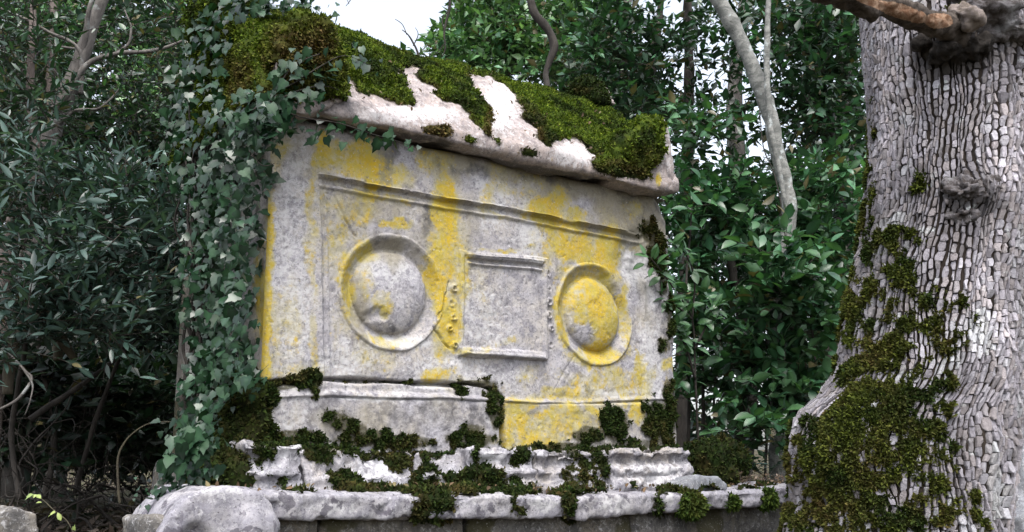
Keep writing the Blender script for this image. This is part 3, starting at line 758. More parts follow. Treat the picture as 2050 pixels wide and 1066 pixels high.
ornament([(1236, 300), (1262, 266), (1295, 243), (1332, 232), (1342, 244), (1350, 300), (1356, 388), (1300, 378), (1235, 362)], -.122, .22, 231, 'corner_ornament',
         'right corner ornament with a bare pale outer edge', [[(1318, 285), (1335, 262), (1325, 236), (1370, 225), (1380, 420), (1298, 390), (1308, 335), (1330, 300)]], 11000)
ornament([(548, 200), (552, 120), (568, 62), (600, 38), (640, 44), (672, 84), (690, 140), (684, 205), (620, 232), (560, 228)], -.125, .26, 241, 'corner_ornament',
         'left corner ornament wrapped in brown moss', [[(600, 200), (700, 195), (700, 260), (590, 260)], [(548, 135), (560, 120), (552, 200), (540, 220)]], 18000)
pr = [(.40, 1.80), (.46, 1.93), (.56, 1.985), (.66, 1.93), (.72, 1.80)]
Vx, Fx = remesh(bm_profile_x(pr, 2.13, 2.285), .014, 3); Vx = Vx + vnormals(Vx, Fx) * (.012 * fbm(Vx, 7, 4, 251))[:, None]
mk = smooth_mask((Vx[:, 0] < 2.255).astype(float), Fx, 1)
link('ridge_ornament', mesh_np('ridge_ornament', Vx, Fx, M_lid, sattr(Vx, m_=mk * .8)), lid)
moss(lid, Vx, Fx, mk, 3500, .02, .018, MOSS_D, brownness, seed=252)
pr = [(.36, 1.70), (.42, 1.86), (.52, 1.93), (.60, 1.93), (.70, 1.86), (.76, 1.70)]
Vx, Fx = remesh(bm_profile_x(pr, -.15, .06), .014, 3); Vx = Vx + vnormals(Vx, Fx) * (.02 * fbm(Vx, 7, 4, 255))[:, None]
link('ridge_ornament', mesh_np('ridge_ornament', Vx, Fx, M_lid, sattr(Vx, m_=np.ones(len(Vx)))), lid)
moss(lid, Vx, Fx, np.ones(len(Vx)), 5000, .03, .02, MOSS_L, brownness, seed=256)

# ------------------------------------------------------------------ plinth course: broken moulded blocks
PM = [(560, 950, 20, 30, .7), (520, 910, 12, 40, .9), (545, 905, 10, 28, .8), (480, 930, 30, 40, .9), (460, 955, 20, 20, .9), (640, 900, 40, 26, 1), (690, 905, 40, 16, .8), (690, 965, 36, 28, .95), (770, 905, 60, 14, 1), (800, 925, 30, 26, 1), (830, 970, 26, 30, .95), (860, 920, 30, 30, .9),
      (890, 965, 40, 40, .95, 20), (960, 960, 50, 38, .95), (1010, 975, 70, 24, .9), (1040, 912, 28, 26, 1), (950, 910, 12, 26, .9), (880, 990, 120, 8, .8), (1170, 950, 52, 55, 1.0), (1195, 915, 34, 30, 1), (1145, 905, 16, 20, .9), (1265, 972, 24, 16, .7), (1060, 975, 24, 30, .7), (1300, 930, 12, 20, .3)]
gp = 'broken moulded blocks of the plinth'
def plinth(uL, uR, yf, yb, topv, seed, label, nmoss, profile='mould', extra=()):
    xa = float(at(uL, 940, y=yf)[0]); xb = float(at(uR, 940, y=yf)[0]); zt_ = float(at((uL + uR) / 2, topv, y=yf)[2]); zb_ = -.47
    h_ = zt_ - zb_
    if profile == 'mould':
        pr_ = [(yf - .0, zb_), (yf - .015, zb_ + .06), (yf + .005, zb_ + .10), (yf + .01, zb_ + .45 * h_), (yf - .012, zb_ + .50 * h_), (yf - .008, zb_ + .60 * h_), (yf + .028, zb_ + .68 * h_), (yf + .02, zb_ + .80 * h_), (yf, zb_ + .86 * h_), (yf + .012, zt_), (yb, zt_), (yb, zb_)]
    else:
        pr_ = [(yf, zb_), (yf + .0, zb_ + .55 * h_), (yf + .03, zb_ + .62 * h_), (yf + .055, zt_), (yb, zt_), (yb, zb_)]
    Vx, Fx = remesh(bm_profile_x(pr_, xa, xb), .0098, 1)
    Nx = vnormals(Vx, Fx)
    Vx = Vx + Nx * (.008 * fbm(Vx, 4.5, 3, seed) + .009 * fbm(Vx, 18, 4, seed + 1) + .005 * fbm(Vx, 50, 3, seed + 2) - .014 * sst(.15, .3, fbm(Vx, 9, 4, seed + 12)) - .010 * sst(.3, .4, noise(Vx, 24, seed + 14)))[:, None]
    chip = sst(.15, .3, fbm(Vx, 7, 4, seed + 3)) * sst(zt_ - .08, zt_, Vx[:, 2]) * (Vx[:, 1] < yf + .12)
    Vx = Vx - Nx * (.035 * chip)[:, None]
    a, b = pix(Vx); mk = blots(a + 8 * fbm(Vx, 20, 3, seed), b + 8 * fbm(Vx, 20, 3, seed + 4), PM + list(extra))
    mk = np.clip(mk * .9 - .16 + .9 * fbm(Vx, 24, 5, seed + 9) * (mk > .05), 0, 1)
    mk = np.maximum(mk, sst(.35, .75, Nx[:, 2] + .5 * fbm(Vx, 7, 3, seed + 6)) * (Vx[:, 2] > zt_ - .05) * (Vx[:, 1] > yf + .06))
    e = thing('plinth_block', ((xa + xb) / 2, (yf + yb) / 2, zb_), label, 'stone block', gp)
    link('stone', mesh_np('stone', Vx, Fx, M_plinth, sattr(Vx, [(1275, 960, 20, 14, .3)], [(610, 950, 8, 60, .5), (1100, 960, 60, 30, .45), (1280, 925, 90, 10, .6), (900, 950, 60, 40, .5), (700, 940, 60, 12, .4)], [(560, 900, 60, 20, .7), (1300, 950, 80, 30, .6), (760, 950, 60, 40, .6), (985, 915, 30, 15, .9)], mk)), e)
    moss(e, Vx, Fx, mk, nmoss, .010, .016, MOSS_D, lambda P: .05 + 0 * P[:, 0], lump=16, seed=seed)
plinth(487, 611, -.15, .25, 882, 301, 'pale moulded plinth block at the left end below the chest corner', 5500)
plinth(612, 838, -.10, .2, 898, 311, 'flat broken plinth block, second from the left under the chest', 9500, 'flat')
plinth(838, 942, -.08, .2, 905, 321, 'mossiest narrow plinth block between two pale ones', 6500, 'flat')
plinth(942, 1075, -.12, .2, 896, 331, 'round-topped pale plinth block under the yellow lichened corner', 9000)
plinth(1076, 1232, -.11, .2, 900, 341, 'plinth block hidden behind the largest dark moss clump', 9000)
plinth(1225, 1386, -.14, .25, 897, 351, 'pale moulded plinth block at the right end above the flat grey stone', 3500)
# left return of the plinth and mossy footing behind it
def blob_rock(name, ells, voxel, amp, seed, mat, label, cat, nm=0, maskfn=None, pal=MOSS_D, group=None, sc=4, attrs=None, th=.025, parts=True, brown=.2):
    bm = bmesh.new()
    for c_, r_ in ells: bm_ell(c_, r_, bm, 3)
    Vx, Fx = remesh(bm, voxel, 3); Nx = vnormals(Vx, Fx)
    Vx = Vx + Nx * (amp * fbm(Vx, sc, 4, seed) + amp * .4 * fbm(Vx, sc * 4, 3, seed + 1))[:, None]
    mk = maskfn(Vx, Nx) if maskfn else np.zeros(len(Vx))
    c0 = Vx.mean(0); c0 = (c0[0], c0[1], Vx[:, 2].min())
    at_ = attrs or sattr(Vx, m_=mk); at_['mos'] = mk
    if nm:
        e = thing(name, c0, label, cat, group)
        link('stone', mesh_np('stone', Vx, Fx, mat, at_), e)
        moss(e, Vx, Fx, mk, nm, th, .02, pal, lambda P: brown + 0 * P[:, 0], seed=seed)
    else:
        e = link(name, mesh_np(name, Vx, Fx, mat, at_), label=label, cat=cat, group=group)
    return e
def px(u, v, **k): return at(u, v, **k)
blob_rock('footing_stone', [(px(465, 905, x=-.04), (.08, .26, .18)), (px(482, 840, x=-.02), (.055, .20, .20)), (px(440, 960, x=-.1), (.10, .25, .12))], .016, .03, 361, M_plinth,
          'dark mossy footing stone against the left end of the chest', 'stone', 11000, lambda V, N: np.clip(.9 + .9 * fbm(V, 6, 3, 5), 0, 1))

# ------------------------------------------------------------------ ledge slabs in front
gl = 'grey slabs of the projecting ledge'
LM = [(870, 1010, 48, 40, 1), (760, 1005, 10, 30, .5), (880, 990, 110, 9, .8), (1140, 1010, 24, 34, .9), (1040, 1010, 26, 26, .6), (1320, 1010, 16, 26, .9), (590, 985, 40, 8, .5)]
def slab(pts_front, yb, ztop, seed, label, nmoss, pal=MOSS_D, extra=(), thick=.088):
    """pts_front (u, vtop, vbottom) along the front edge at y=-.35"""
    xs_ = [float(at(a, b, y=-.35)[0]) for a, b, c_ in pts_front]; zt_ = [float(at(a, b, y=-.35)[2]) for a, b, c_ in pts_front]; zb_ = [float(at(a, c_, y=-.35)[2]) for a, b, c_ in pts_front]
    bm = bmesh.new(); n = len(xs_)
    rings = []
    for i in range(n):
        rings.append([bm.verts.new((xs_[i], -.35, zb_[i])), bm.verts.new((xs_[i], -.36, zt_[i] - .01)), bm.verts.new((xs_[i], -.34, zt_[i])), bm.verts.new((xs_[i], yb, zt_[i] + .015)), bm.verts.new((xs_[i], yb, zb_[i]))])
    for i in range(n - 1):
        for k in range(5): bm.faces.new([rings[i][k], rings[i + 1][k], rings[i + 1][(k + 1) % 5], rings[i][(k + 1) % 5]])
    bm.faces.new(rings[0]); bm.faces.new(rings[-1][::-1]); bmesh.ops.recalc_face_normals(bm, faces=bm.faces)
    Vx, Fx = remesh(bm, .0105, 1); Nx = vnormals(Vx, Fx)
    Vx = Vx + Nx * (.004 * fbm(Vx, 4, 3, seed) + .006 * fbm(Vx, 20, 4, seed + 1) + .003 * fbm(Vx, 55, 2, seed + 15) - .011 * sst(.2, .34, fbm(Vx, 11, 4, seed + 12)))[:, None]
    a, b = pix(Vx); mk = blots(a + 6 * fbm(Vx, 20, 3, seed), b + 6 * fbm(Vx, 20, 3, seed + 4), LM + list(extra))
    mk = np.clip(mk * .9 - .16 + .9 * fbm(Vx, 24, 5, seed + 9) * (mk > .05), 0, 1)
    mk = np.maximum(mk, .7 * sst(.75, 1.15, Nx[:, 2] * .8 + .7 * fbm(Vx, 6, 3, seed + 6)) * (Vx[:, 1] > -.30))
    e = thing('ledge_slab', (sum(xs_) / n, -.1, min(zb_)), label, 'stone slab', gl)
    link('stone', mesh_np('stone', Vx, Fx, M_ledge, sattr(Vx, (), [(1220, 1010, 60, 20, .3)], [(660, 1020, 60, 14, .5), (1090, 1010, 30, 20, .8), (1230, 1010, 40, 20, .6), (1340, 1000, 10, 16, .9)], mk)), e)
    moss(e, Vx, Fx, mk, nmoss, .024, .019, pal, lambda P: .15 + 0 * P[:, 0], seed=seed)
slab([(520, 984, 1042), (660, 988, 1042), (850, 990, 1040)], .1, 0, 401, 'grey ledge slab between the rounded boulder end and the big moss clump', 3500)
slab([(851, 990, 1040), (1000, 990, 1038), (1150, 995, 1040)], .1, 0, 411, 'pale ledge slab right of the big moss clump, below the middle of the chest', 6500)
slab([(1153, 1002, 1048), (1180, 990, 1040), (1320, 988, 1028), (1470, 984, 1018), (1600, 974, 1010), (1640, 972, 1008)], .1, 0, 421, 'long narrow grey ledge slab running right to the big tree', 5000, MOSS_D)
a, b = 430, 1030
o = [(float(at(a, b, y=-.40)[0]), float(at(a, b, y=-.40)[2])) for a, b in [(296, 1120), (318, 1062), (342, 1026), (372, 996), (408, 978), (470, 974), (520, 984), (550, 1012), (556, 1050), (550, 1120)]]
Vx, Fx = remesh(bm_ell(at(490, 1062, y=-.34), (.11, .10, .115), bm_prism(o, -.40, .02)), .0115, 9)
Vx = Vx + vnormals(Vx, Fx) * (.012 * fbm(Vx, 6, 4, 431) + .005 * fbm(Vx, 22, 3, 432))[:, None]
a, b = pix(Vx); Vx[:, 1] += .035 * sst(1.3, .8, np.sqrt(((a - 392) / 30) ** 2 + ((b - 1105) / 50) ** 2)) * (Vx[:, 1] < -.2)
link('ledge_boulder', mesh_np('ledge_boulder', Vx, Fx, M_ledge, sattr(Vx, (), (), [(440, 985, 60, 14, .5)])), label='rounded grey lichen-spotted stone forming the left end of the ledge', cat='boulder')
# foundation wall under the ledge
gf = 'shaded foundation stones under the ledge'
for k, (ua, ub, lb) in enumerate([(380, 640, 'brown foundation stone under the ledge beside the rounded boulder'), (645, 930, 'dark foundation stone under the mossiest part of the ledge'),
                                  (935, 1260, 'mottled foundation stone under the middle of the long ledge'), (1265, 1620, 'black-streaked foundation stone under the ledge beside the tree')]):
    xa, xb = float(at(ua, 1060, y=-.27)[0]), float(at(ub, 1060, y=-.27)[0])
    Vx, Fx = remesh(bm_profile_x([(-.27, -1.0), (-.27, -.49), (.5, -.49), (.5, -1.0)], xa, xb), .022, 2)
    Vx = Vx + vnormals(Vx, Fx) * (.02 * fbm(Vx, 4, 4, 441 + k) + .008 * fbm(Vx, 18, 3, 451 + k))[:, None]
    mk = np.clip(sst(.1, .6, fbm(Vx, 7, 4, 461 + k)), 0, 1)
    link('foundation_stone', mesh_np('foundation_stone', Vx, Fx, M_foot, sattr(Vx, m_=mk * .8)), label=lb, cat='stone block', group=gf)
# core under the chest so nothing floats
Vx, Fx = remesh(bm_profile_x([(.02, -1.0), (.02, -.27), (1.25, -.27), (1.25, -1.0)], -.05, 2.3), .03, 2)
Vx = Vx + vnormals(Vx, Fx) * (.012 * fbm(Vx, 4, 4, 471))[:, None]
link('plinth_core', mesh_np('plinth_core', Vx, Fx, M_foot), label='rough stone core of the plinth behind the moulded blocks', cat='stone core')
# loose stone, mossy mound and cushions on the ledge
def polyrock(name, pts, y0, y1, seed, mat, label, cat, vox=.011, amp=.008):
    o = [(float(at(a, b, y=y0)[0]), float(at(a, b, y=y0)[2])) for a, b in pts]
    Vx, Fx = remesh(bm_prism(o, y0, y1), vox, 2)
    Vx = Vx + vnormals(Vx, Fx) * (amp * fbm(Vx, 7, 4, seed) + amp * .5 * fbm(Vx, 25, 3, seed + 1))[:, None]
    return link(name, mesh_np(name, Vx, Fx, mat, sattr(Vx)), label=label, cat=cat)
polyrock('flat_stone', [(1362, 986), (1372, 965), (1400, 952), (1438, 954), (1456, 968), (1458, 982), (1420, 990)], -.27, -.05, 481, M_rock, 'flat angular grey stone lying loose on the right end of the ledge', 'stone')
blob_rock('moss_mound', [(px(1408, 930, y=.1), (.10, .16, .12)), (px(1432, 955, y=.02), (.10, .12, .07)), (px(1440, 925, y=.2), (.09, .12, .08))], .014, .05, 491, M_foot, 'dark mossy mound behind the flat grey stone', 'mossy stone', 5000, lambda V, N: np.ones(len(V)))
gc = 'bright green moss cushions on the ledge'
for k, (uu, vv, r_, lb) in enumerate([(1382, 1008, .062, 'largest bright green moss cushion on the ledge below the flat stone'), (1466, 1005, .03, 'small bright moss cushion in the middle of the right end of the ledge'), (1537, 1000, .042, 'bright moss cushion on the ledge nearest the big tree')]):
    c_ = at(uu, vv, y=-.345)
    bm = bm_ell(c_, (r_ * 1.25, r_ * .7, r_ * .8)); Vx, Fx = remesh(bm, .009, 1); Vx = Vx + vnormals(Vx, Fx) * (.012 * fbm(Vx, 20, 3, 495 + k))[:, None]
    e = thing('moss_cushion', (c_[0], c_[1], c_[2] - r_ * .8), lb, 'moss', gc)
    moss(e, Vx, Fx, np.ones(len(Vx)), int(26000 * r_), .008, .026, [(.055, .088, .018), (.038, .066, .015), (.08, .115, .022)], None, seed=496 + k, hang=.6, name='tufts')
    e.children[0]['kind'] = 'stuff'

#SECTION tree
# ------------------------------------------------------------------ the big tree at the right
DT = 3.95                                  # distance of its axis in front of the viewer
def lat_z(u, v, d=DT):
    p = at(u, v, d=d); return float((p - CP) @ HR), float(p[2])
sil = [(-420, 1700, 2075), (-160, 1722, 2072), (0, 1733, 2066), (60, 1737, 2062), (160, 1747, 2060), (280, 1756, 2056), (420, 1744, 2050), (520, 1724, 2042), (640, 1704, 2036), (740, 1684, 2028), (790, 1652, 2024), (822, 1612, 2020), (850, 1598, 2016), (900, 1590, 2012), (960, 1592, 2004), (1010, 1596, 1998), (1060, 1586, 1992), (1150, 1560, 1990), (1500, 1500, 2010), (2000, 1420, 2050)]
tz, tl, tr = [], [], []
for v_, a, b in sil:
    l1, z_ = lat_z(a, v_); l2, _ = lat_z(b, v_); tz.append(z_); tl.append(l1); tr.append(l2)
o_ = np.argsort(tz); tz = np.array(tz)[o_]; tl = np.array(tl)[o_]; tr = np.array(tr)[o_]
tcen = (tl + tr) / 2; trad = (tr - tl) / 2; tdep = np.interp(tz, [-1.9, -.5, .5, 2.5], [.52, .40, .335, .33])
def trunk(th, z, out=0.0):
    c_ = np.interp(z, tz, tcen); a = np.interp(z, tz, trad); b = np.interp(z, tz, tdep)
    P = np.stack([th, z, 0 * z], 1)
    q = np.stack([np.cos(th) * 2, np.sin(th) * 2, z], 1)
    a = a / 1.0; w = 1 + .035 * fbm(q, 1.2, 3, 501) + .012 * fbm(q, 4, 3, 502)
    bump = 0
    for (bu, bv, br, bh) in [(1950, 392, .13, .05), (1900, 70, .16, .10), (1700, 905, .16, .04), (1990, 900, .2, .02)]:
        bl, bz = lat_z(bu, bv, DT - .30); cth = np.clip((bl - np.interp(bz, tz, tcen)) / np.interp(bz, tz, trad), -.98, .98)
        bth = -math.acos(cth)
        dd = ((th - bth) * .34) ** 2 + (z - bz) ** 2
        bump = bump + bh * np.exp(-dd / (br * .6) ** 2)
    a2 = a * w + out + bump; b2 = b * w + out + bump
    L = (c_ + a2 * np.cos(th))[:, None]; D = (DT + b2 * np.sin(th))[:, None]
    xy = CP + HR * L + HF * D
    return np.stack([xy[:, 0], xy[:, 1], z], 1)
# theta: -pi..0 faces the viewer (sin<0 is nearer)
tree = thing('oak_tree', (float((CP + HR * 1.55 + HF * DT)[0]), float((CP + HR * 1.55 + HF * DT)[1]), -1.6), 'massive oak trunk with pale chunky bark and a mossy left foot', 'tree')
nth, nzz = 260, 420
ths = np.linspace(-math.pi, math.pi, nth, endpoint=False); zz = np.linspace(-1.75, 3.0, nzz)
A, B = np.meshgrid(ths, zz, indexing='ij'); TVt = trunk(A.ravel(), B.ravel()); TF = grid_faces(nth, nzz, True)
t = NT('bark_furrow'); a = t.noise(20, 8, .7, vec=t.mapping((1, 1, .4)))
M_furrow = t.done(t.mix(t.ramp(a, .35, .65), (.012, .010, .009), (.035, .028, .023)), .95, t.bump(a, .8, .02), .1)
link('trunk', mesh_np('trunk', TVt, TF, M_furrow), tree)
# bark plates: cells of a jittered brick-like lattice
t = NT('bark_plate'); c = t.attr('tint', True); n1 = t.noise(40, 8, .75); n2 = t.noise(120, 5, .7)
c = t.mul(c, t.mix(n1, (.72, .70, .68), (1.2, 1.2, 1.22))); c = t.mix(t.ramp(t.m('ADD', n2, t.m('MULTIPLY', n1, .4)), .78, .9, 0, .8), c, (.10, .085, .075))
c = t.mix(t.ramp(t.noise(14, 6, .7), .58, .68, 0, .6), c, (.50, .53, .53))
M_plate = t.done(c, .9, t.bump(t.m('ADD', n1, t.m('MULTIPLY', n2, .6)), .9, .01), .2)
r_ = np.random.default_rng(77)
NC = 118; dz_ = .041
by = [[] for _ in range(NC)]
for i in range(int(NC * .5) + 34):      # the half turned away keeps only its furrowed skin
    zc = -1.2 + r_.random() * dz_
    while zc < 2.6:
        by[i].append((i + .5 + .09 * r_.normal(), zc)); zc += dz_ * (.55 + .9 * r_.random())
def warp(a, z):    # wandering furrows
    q = np.stack([a * .25, z * 2.2, 0 * a], -1).reshape(-1, 3)
    return noise(q, 1.4, 88).reshape(np.shape(a)) * .8 + noise(q, 3.6, 89).reshape(np.shape(a)) * .35
sx = 2 * math.pi * .36 / NC
polys = []
for i in range(NC):
    for (sa, sz_) in by[i]:
        poly = [((sa - .9) * sx, sz_ - .06), ((sa + .9) * sx, sz_ - .06), ((sa + .9) * sx, sz_ + .06), ((sa - .9) * sx, sz_ + .06)]
        c0 = (sa * sx, sz_)
        for di in (-1, 0, 1):
            k = i + di
            if k < 0 or k >= NC: continue
            for (na, nz_) in by[k]:
                if abs(nz_ - sz_) > .10 or (na == sa and nz_ == sz_): continue
                q = (na * sx, nz_); mx, mz = (c0[0] + q[0]) / 2, (c0[1] + q[1]) / 2; dx, dzq = q[0] - c0[0], (q[1] - c0[1]) * (.22 if di else 1)
                out = []
                for e in range(len(poly)):
                    p1, p2 = poly[e], poly[(e + 1) % len(poly)]
                    d1 = (p1[0] - mx) * dx + (p1[1] - mz) * dzq; d2 = (p2[0] - mx) * dx + (p2[1] - mz) * dzq
                    if d1 <= 0: out.append(p1)
                    if (d1 < 0) != (d2 < 0) and d1 != d2:
                        f = d1 / (d1 - d2); out.append((p1[0] + f * (p2[0] - p1[0]), p1[1] + f * (p2[1] - p1[1])))
                poly = out
                if len(poly) < 3: break
            if len(poly) < 3: break
        if len(poly) >= 3 and np.ptp([p[0] for p in poly]) > .006 and np.ptp([p[1] for p in poly]) > .008: polys.append(np.array(poly))
big, lifts, meta = [], [], []
for poly in polys:
    cen = poly.mean(0); n = len(poly); pts = []
    for e in range(n):
        p1, p2 = poly[e], poly[(e + 1) % n]
        pts.append(p1)
        if np.hypot(*(p2 - p1)) > .016: pts.append((p1 + p2) / 2 + r_.normal(size=2) * .0016)
    pts = np.array(pts); n = len(pts)
    d = pts - cen; hx, hz_ = np.abs(d[:, 0]).max(), np.abs(d[:, 1]).max()
    gx = min(.0030 + .0036 * r_.random(), hx * .5); gz = min(.0005 + .0024 * r_.random() ** 2.5, hz_ * .4)
    outr = cen + d * np.array([1 - gx / hx, 1 - gz / hz_]); top = cen + (outr - cen) * np.array([.82, .96])
    hh = .009 + .006 * r_.random(); tilt = r_.normal(size=2) * np.array([.30, .20])
    tl_ = lambda q: (tilt[0] * (q[:, 0] - cen[0]) + tilt[1] * (q[:, 1] - cen[1]))
    mid_ = outr * .75 + top * .25
    big += [outr, mid_, top, cen[None]]; lifts += [np.full(n, -.006), hh * .8 + tl_(mid_), hh + tl_(top) + .0012 * r_.normal(size=n), np.array([hh + .001])]
    meta.append(n)
big = np.concatenate(big); lifts = np.concatenate(lifts)
th_ = (big[:, 0] / sx - 18 + 1.9 * warp(big[:, 0] / sx, big[:, 1])) / NC * 2 * math.pi - math.pi
allV = trunk(th_, big[:, 1], lifts)
PL = []; o0 = 0
for n in meta:
    Vp = allV[o0:o0 + 3 * n + 1]; o0 += 3 * n + 1
    k = np.arange(n); k2 = (k + 1) % n
    Fp = np.concatenate([np.stack([k, k2, n + k2, n + k], 1), np.stack([n + k, n + k2, 2 * n + k2, 2 * n + k], 1), np.stack([2 * n + k, 2 * n + k2, 0 * k + 3 * n, 0 * k + 3 * n], 1)])
    PL.append((Vp, Fp, Vp[3 * n]))
PT = np.array([p[2] for p in PL]); pu, pv = pix(PT)
PN = PT - (CP + HR * np.interp(PT[:, 2], tz, tcen)[:, None] + HF * DT); PN[:, 2] = 0; PN = norm(PN)
facing = (norm(CP - PT) * PN).sum(1)
def bark_tint(P, u, v):
    n = len(P)
    c = tint_var(n, [(.30, .285, .315), (.28, .265, .29), (.33, .32, .35), (.29, .265, .27), (.25, .235, .245)], .10, r_)
    w3 = np.clip(.5 + 1.1 * fbm(P, 5, 4, 591), 0, 1)[:, None]; c = c * (.66 + .50 * w3)
    w4 = np.clip(fbm(P, 9, 3, 595) * 2 - .7, 0, 1)[:, None]; c = c * (1 - .5 * w4) + np.array([.42, .45, .45]) * w4 * .5
    br = blots(u, v, [(1990, 700, 50, 250, .9), (2010, 400, 40, 200, .7), (1790, 350, 40, 120, .4), (1930, 170, 90, 90, .5)]); c = c * (1 + .45 * br[:, None])
    dk = blots(u, v, [(1905, 112, 90, 52, 1.2), (1950, 392, 70, 56, .8), (1900, 235, 60, 50, .4), (1960, 60, 70, 60, .7), (1745, 560, 30, 200, .3)])  # first blot paints soot and shadow of the knot hollow into the plates
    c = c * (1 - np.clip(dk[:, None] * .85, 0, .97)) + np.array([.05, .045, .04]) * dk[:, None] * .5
    return c
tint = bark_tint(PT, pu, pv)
vis = (pu > 0) & (pu < W) & (pv > 5) & (pv < H) & (facing > .25)
mossy = blots(pu, pv, [(1700, 950, 110, 160, 1), (1720, 750, 60, 120, .8)])
ssz = facing * (1 / np.linalg.norm(PT - CP, axis=1)) * np.array([np.ptp(p[0][:, 2]) for p in PL]); ssz[~vis] = 0; ssz *= (1 - .7 * mossy)
order = np.argsort(-ssz); first = set(order[:300].tolist())
for i in order[:300]:
    Vp, Fp, _ = PL[i]
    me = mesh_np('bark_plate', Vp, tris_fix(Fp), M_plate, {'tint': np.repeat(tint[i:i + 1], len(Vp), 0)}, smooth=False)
    link('bark_plate', me, tree)
rest = [i for i in range(len(PL)) if i not in first and (facing[i] > -.5)]
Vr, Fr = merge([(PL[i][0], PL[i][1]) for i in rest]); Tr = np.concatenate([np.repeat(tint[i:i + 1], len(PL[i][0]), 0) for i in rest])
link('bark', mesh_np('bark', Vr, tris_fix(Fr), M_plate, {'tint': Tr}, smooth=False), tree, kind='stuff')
# burl and knot collar
def lump(name, ells, vox, amp, seed, mat, par, sc=12):
    bm = bmesh.new()
    for c_, rr in ells: bm_ell(c_, rr, bm, 2)
    Vx, Fx = remesh(bm, vox, 2); Vx = Vx + vnormals(Vx, Fx) * (amp * fbm(Vx, sc, 4, seed) + amp * .5 * fbm(Vx, sc * 3, 2, seed + 1))[:, None]
    return link(name, mesh_np(name, Vx, Fx, mat), par)
_tu, _tv = pix(TVt); _nr = (A.ravel() < 0)
def tp(u, v, inset=0.0):      # point on the near side of the trunk
    k = np.argmin((_tu - u) ** 2 + (_tv - v) ** 2 + 1e6 * (~_nr))
    return trunk(A.ravel()[k:k + 1], B.ravel()[k:k + 1], -inset)[0]
M_burl = bark_mat('burl_bark', (.085, .072, .068), (.22, .205, .215), (.02, .017, .015), 26, (1, 1, 1.6), .02, lich=.15)
lump('burl', [(tp(1945, 380, .045), (.10, .06, .06)), (tp(1908, 402, .04), (.06, .05, .05)), (tp(1982, 372, .04), (.05, .05, .035)), (tp(1940, 428, .045), (.08, .06, .03))], .007, .040, 521, M_burl, tree, 24)
M_soot_shade = bark_mat('soot_shade_bark', (.018, .015, .013), (.045, .038, .033), (.012, .01, .01), 30, (1, 1, 1), .02)  # soot stain and the hollow's shadow, both painted into this near-black
lump('knot_hollow', [(tp(1905, 108, -.015), (.095, .06, .045)), (tp(1950, 95, -.01), (.07, .06, .05)), (tp(1885, 120, -.01), (.06, .05, .03)), (tp(1850, 95, -.01), (.05, .04, .03))], .009, .03, 531, M_soot_shade, tree)  # raised lumps whose black colour stands in for the shaded opening
M_collar = bark_mat('knot_collar_bark', (.20, .165, .14), (.33, .28, .26), (.06, .045, .04), 26, (1, 1, 1), .015)
kc = tp(1915, 60, -.06)
lump('knot_collar', [(tp(1935, 50, -.07), (.05, .05, .055)), (tp(1915, 32, -.05), (.045, .045, .04))], .008, .02, 541, M_collar, tree)
lump('knot_collar', [(tp(1975, 30, .0), (.12, .10, .09)), (tp(2010, 60, .0), (.10, .10, .06)), (tp(1940, -10, .0), (.12, .12, .08))], .010, .04, 545, M_burl, tree)
# broken branch
bpts = [tp(1950, 78, .05), at(1905, 58, d=DT - .42), at(1860, 42, d=DT - .50), at(1800, 24, d=DT - .60), at(1720, 0, d=DT - .72), at(1640, -22, d=DT - .86), at(1540, -52, d=DT - 1.02)]
Vx, Fx = tube_np(bpts, [.045, .052, .048, .046, .044, .042, .040], 26, .012, 551, 14)
Nn = vnormals(Vx, Fx); Vx = Vx + Nn * (.016 * fbm(Vx * np.array([1, 1, 2.5]), 16, 4, 552) + .006 * fbm(Vx, 60, 2, 553))[:, None]
br = link('broken_branch', mesh_np('broken_branch', Vx, tris_fix(Fx), M_branch), tree)
# torn face where the wood shows
wood = blots(*pix(Vx), [(1805, 24, 75, 18, 1, 17), (1880, 42, 36, 20, .9), (1740, 4, 40, 10, .9, 18)])
t = NT('torn_branch'); v_ = t.mapping((1, 1, 1)); a = t.noise(26, 8, .7, .4)
c = t.mix(t.ramp(a, .35, .65), (.03, .024, .02), (.09, .075, .065)); w_ = t.mix(t.ramp(t.noise(35, 6, .7), .35, .6), (.34, .235, .165), (.16, .085, .05))
wm = t.m('ADD', t.attr('wood'), t.m('MULTIPLY', t.m('SUBTRACT', t.noise(24, 6, .7), .5), 1.0))
c = t.mix(t.ramp(wm, .5, .6), c, w_); M_torn = t.done(c, .9, t.bump(a, .9, .015), .15)
br.data = mesh_np('broken_branch', Vx, tris_fix(Fx), M_torn, {'wood': wood})
# moss on the trunk
tu, tv = pix(TVt)
TM = [(1690, 930, 130, 190, 1.0), (1700, 1060, 150, 120, 1), (1745, 760, 80, 90, .9), (1800, 700, 50, 60, .8), (1720, 640, 36, 120, .75), (1770, 560, 70, 40, .6), (1850, 760, 60, 50, .66), (1850, 900, 70, 120, .75), (1790, 520, 60, 30, .5),
      (1850, 1010, 110, 60, .85), (1800, 480, 60, 26, .5), (1735, 480, 16, 90, .6), (1840, 370, 20, 30, .5), (1750, 330, 12, 160, .4), (1900, 800, 40, 60, .5), (1950, 20, 60, 20, .6), (1900, 650, 60, 70, .5), (1830, 620, 80, 60, .55), (1900, 1040, 90, 50, .6), (1820, 830, 110, 90, .7), (1620, 820, 30, 12, -.1)]
tm = blots(tu, tv, TM); bare = blots(tu, tv, [(1645, 812, 60, 16, 1, -25)])
tm = np.clip(tm * 1.05 + .40 * fbm(TVt, 7, 3, 561) + .95 * fbm(TVt, 26, 4, 562) - .16, 0, 1) * sst(.02, .2, tm); tm = tm * (1 - bare)
back = (((CP - TVt) * vnormals(TVt, TF)).sum(1) < 0); 
oil = .010
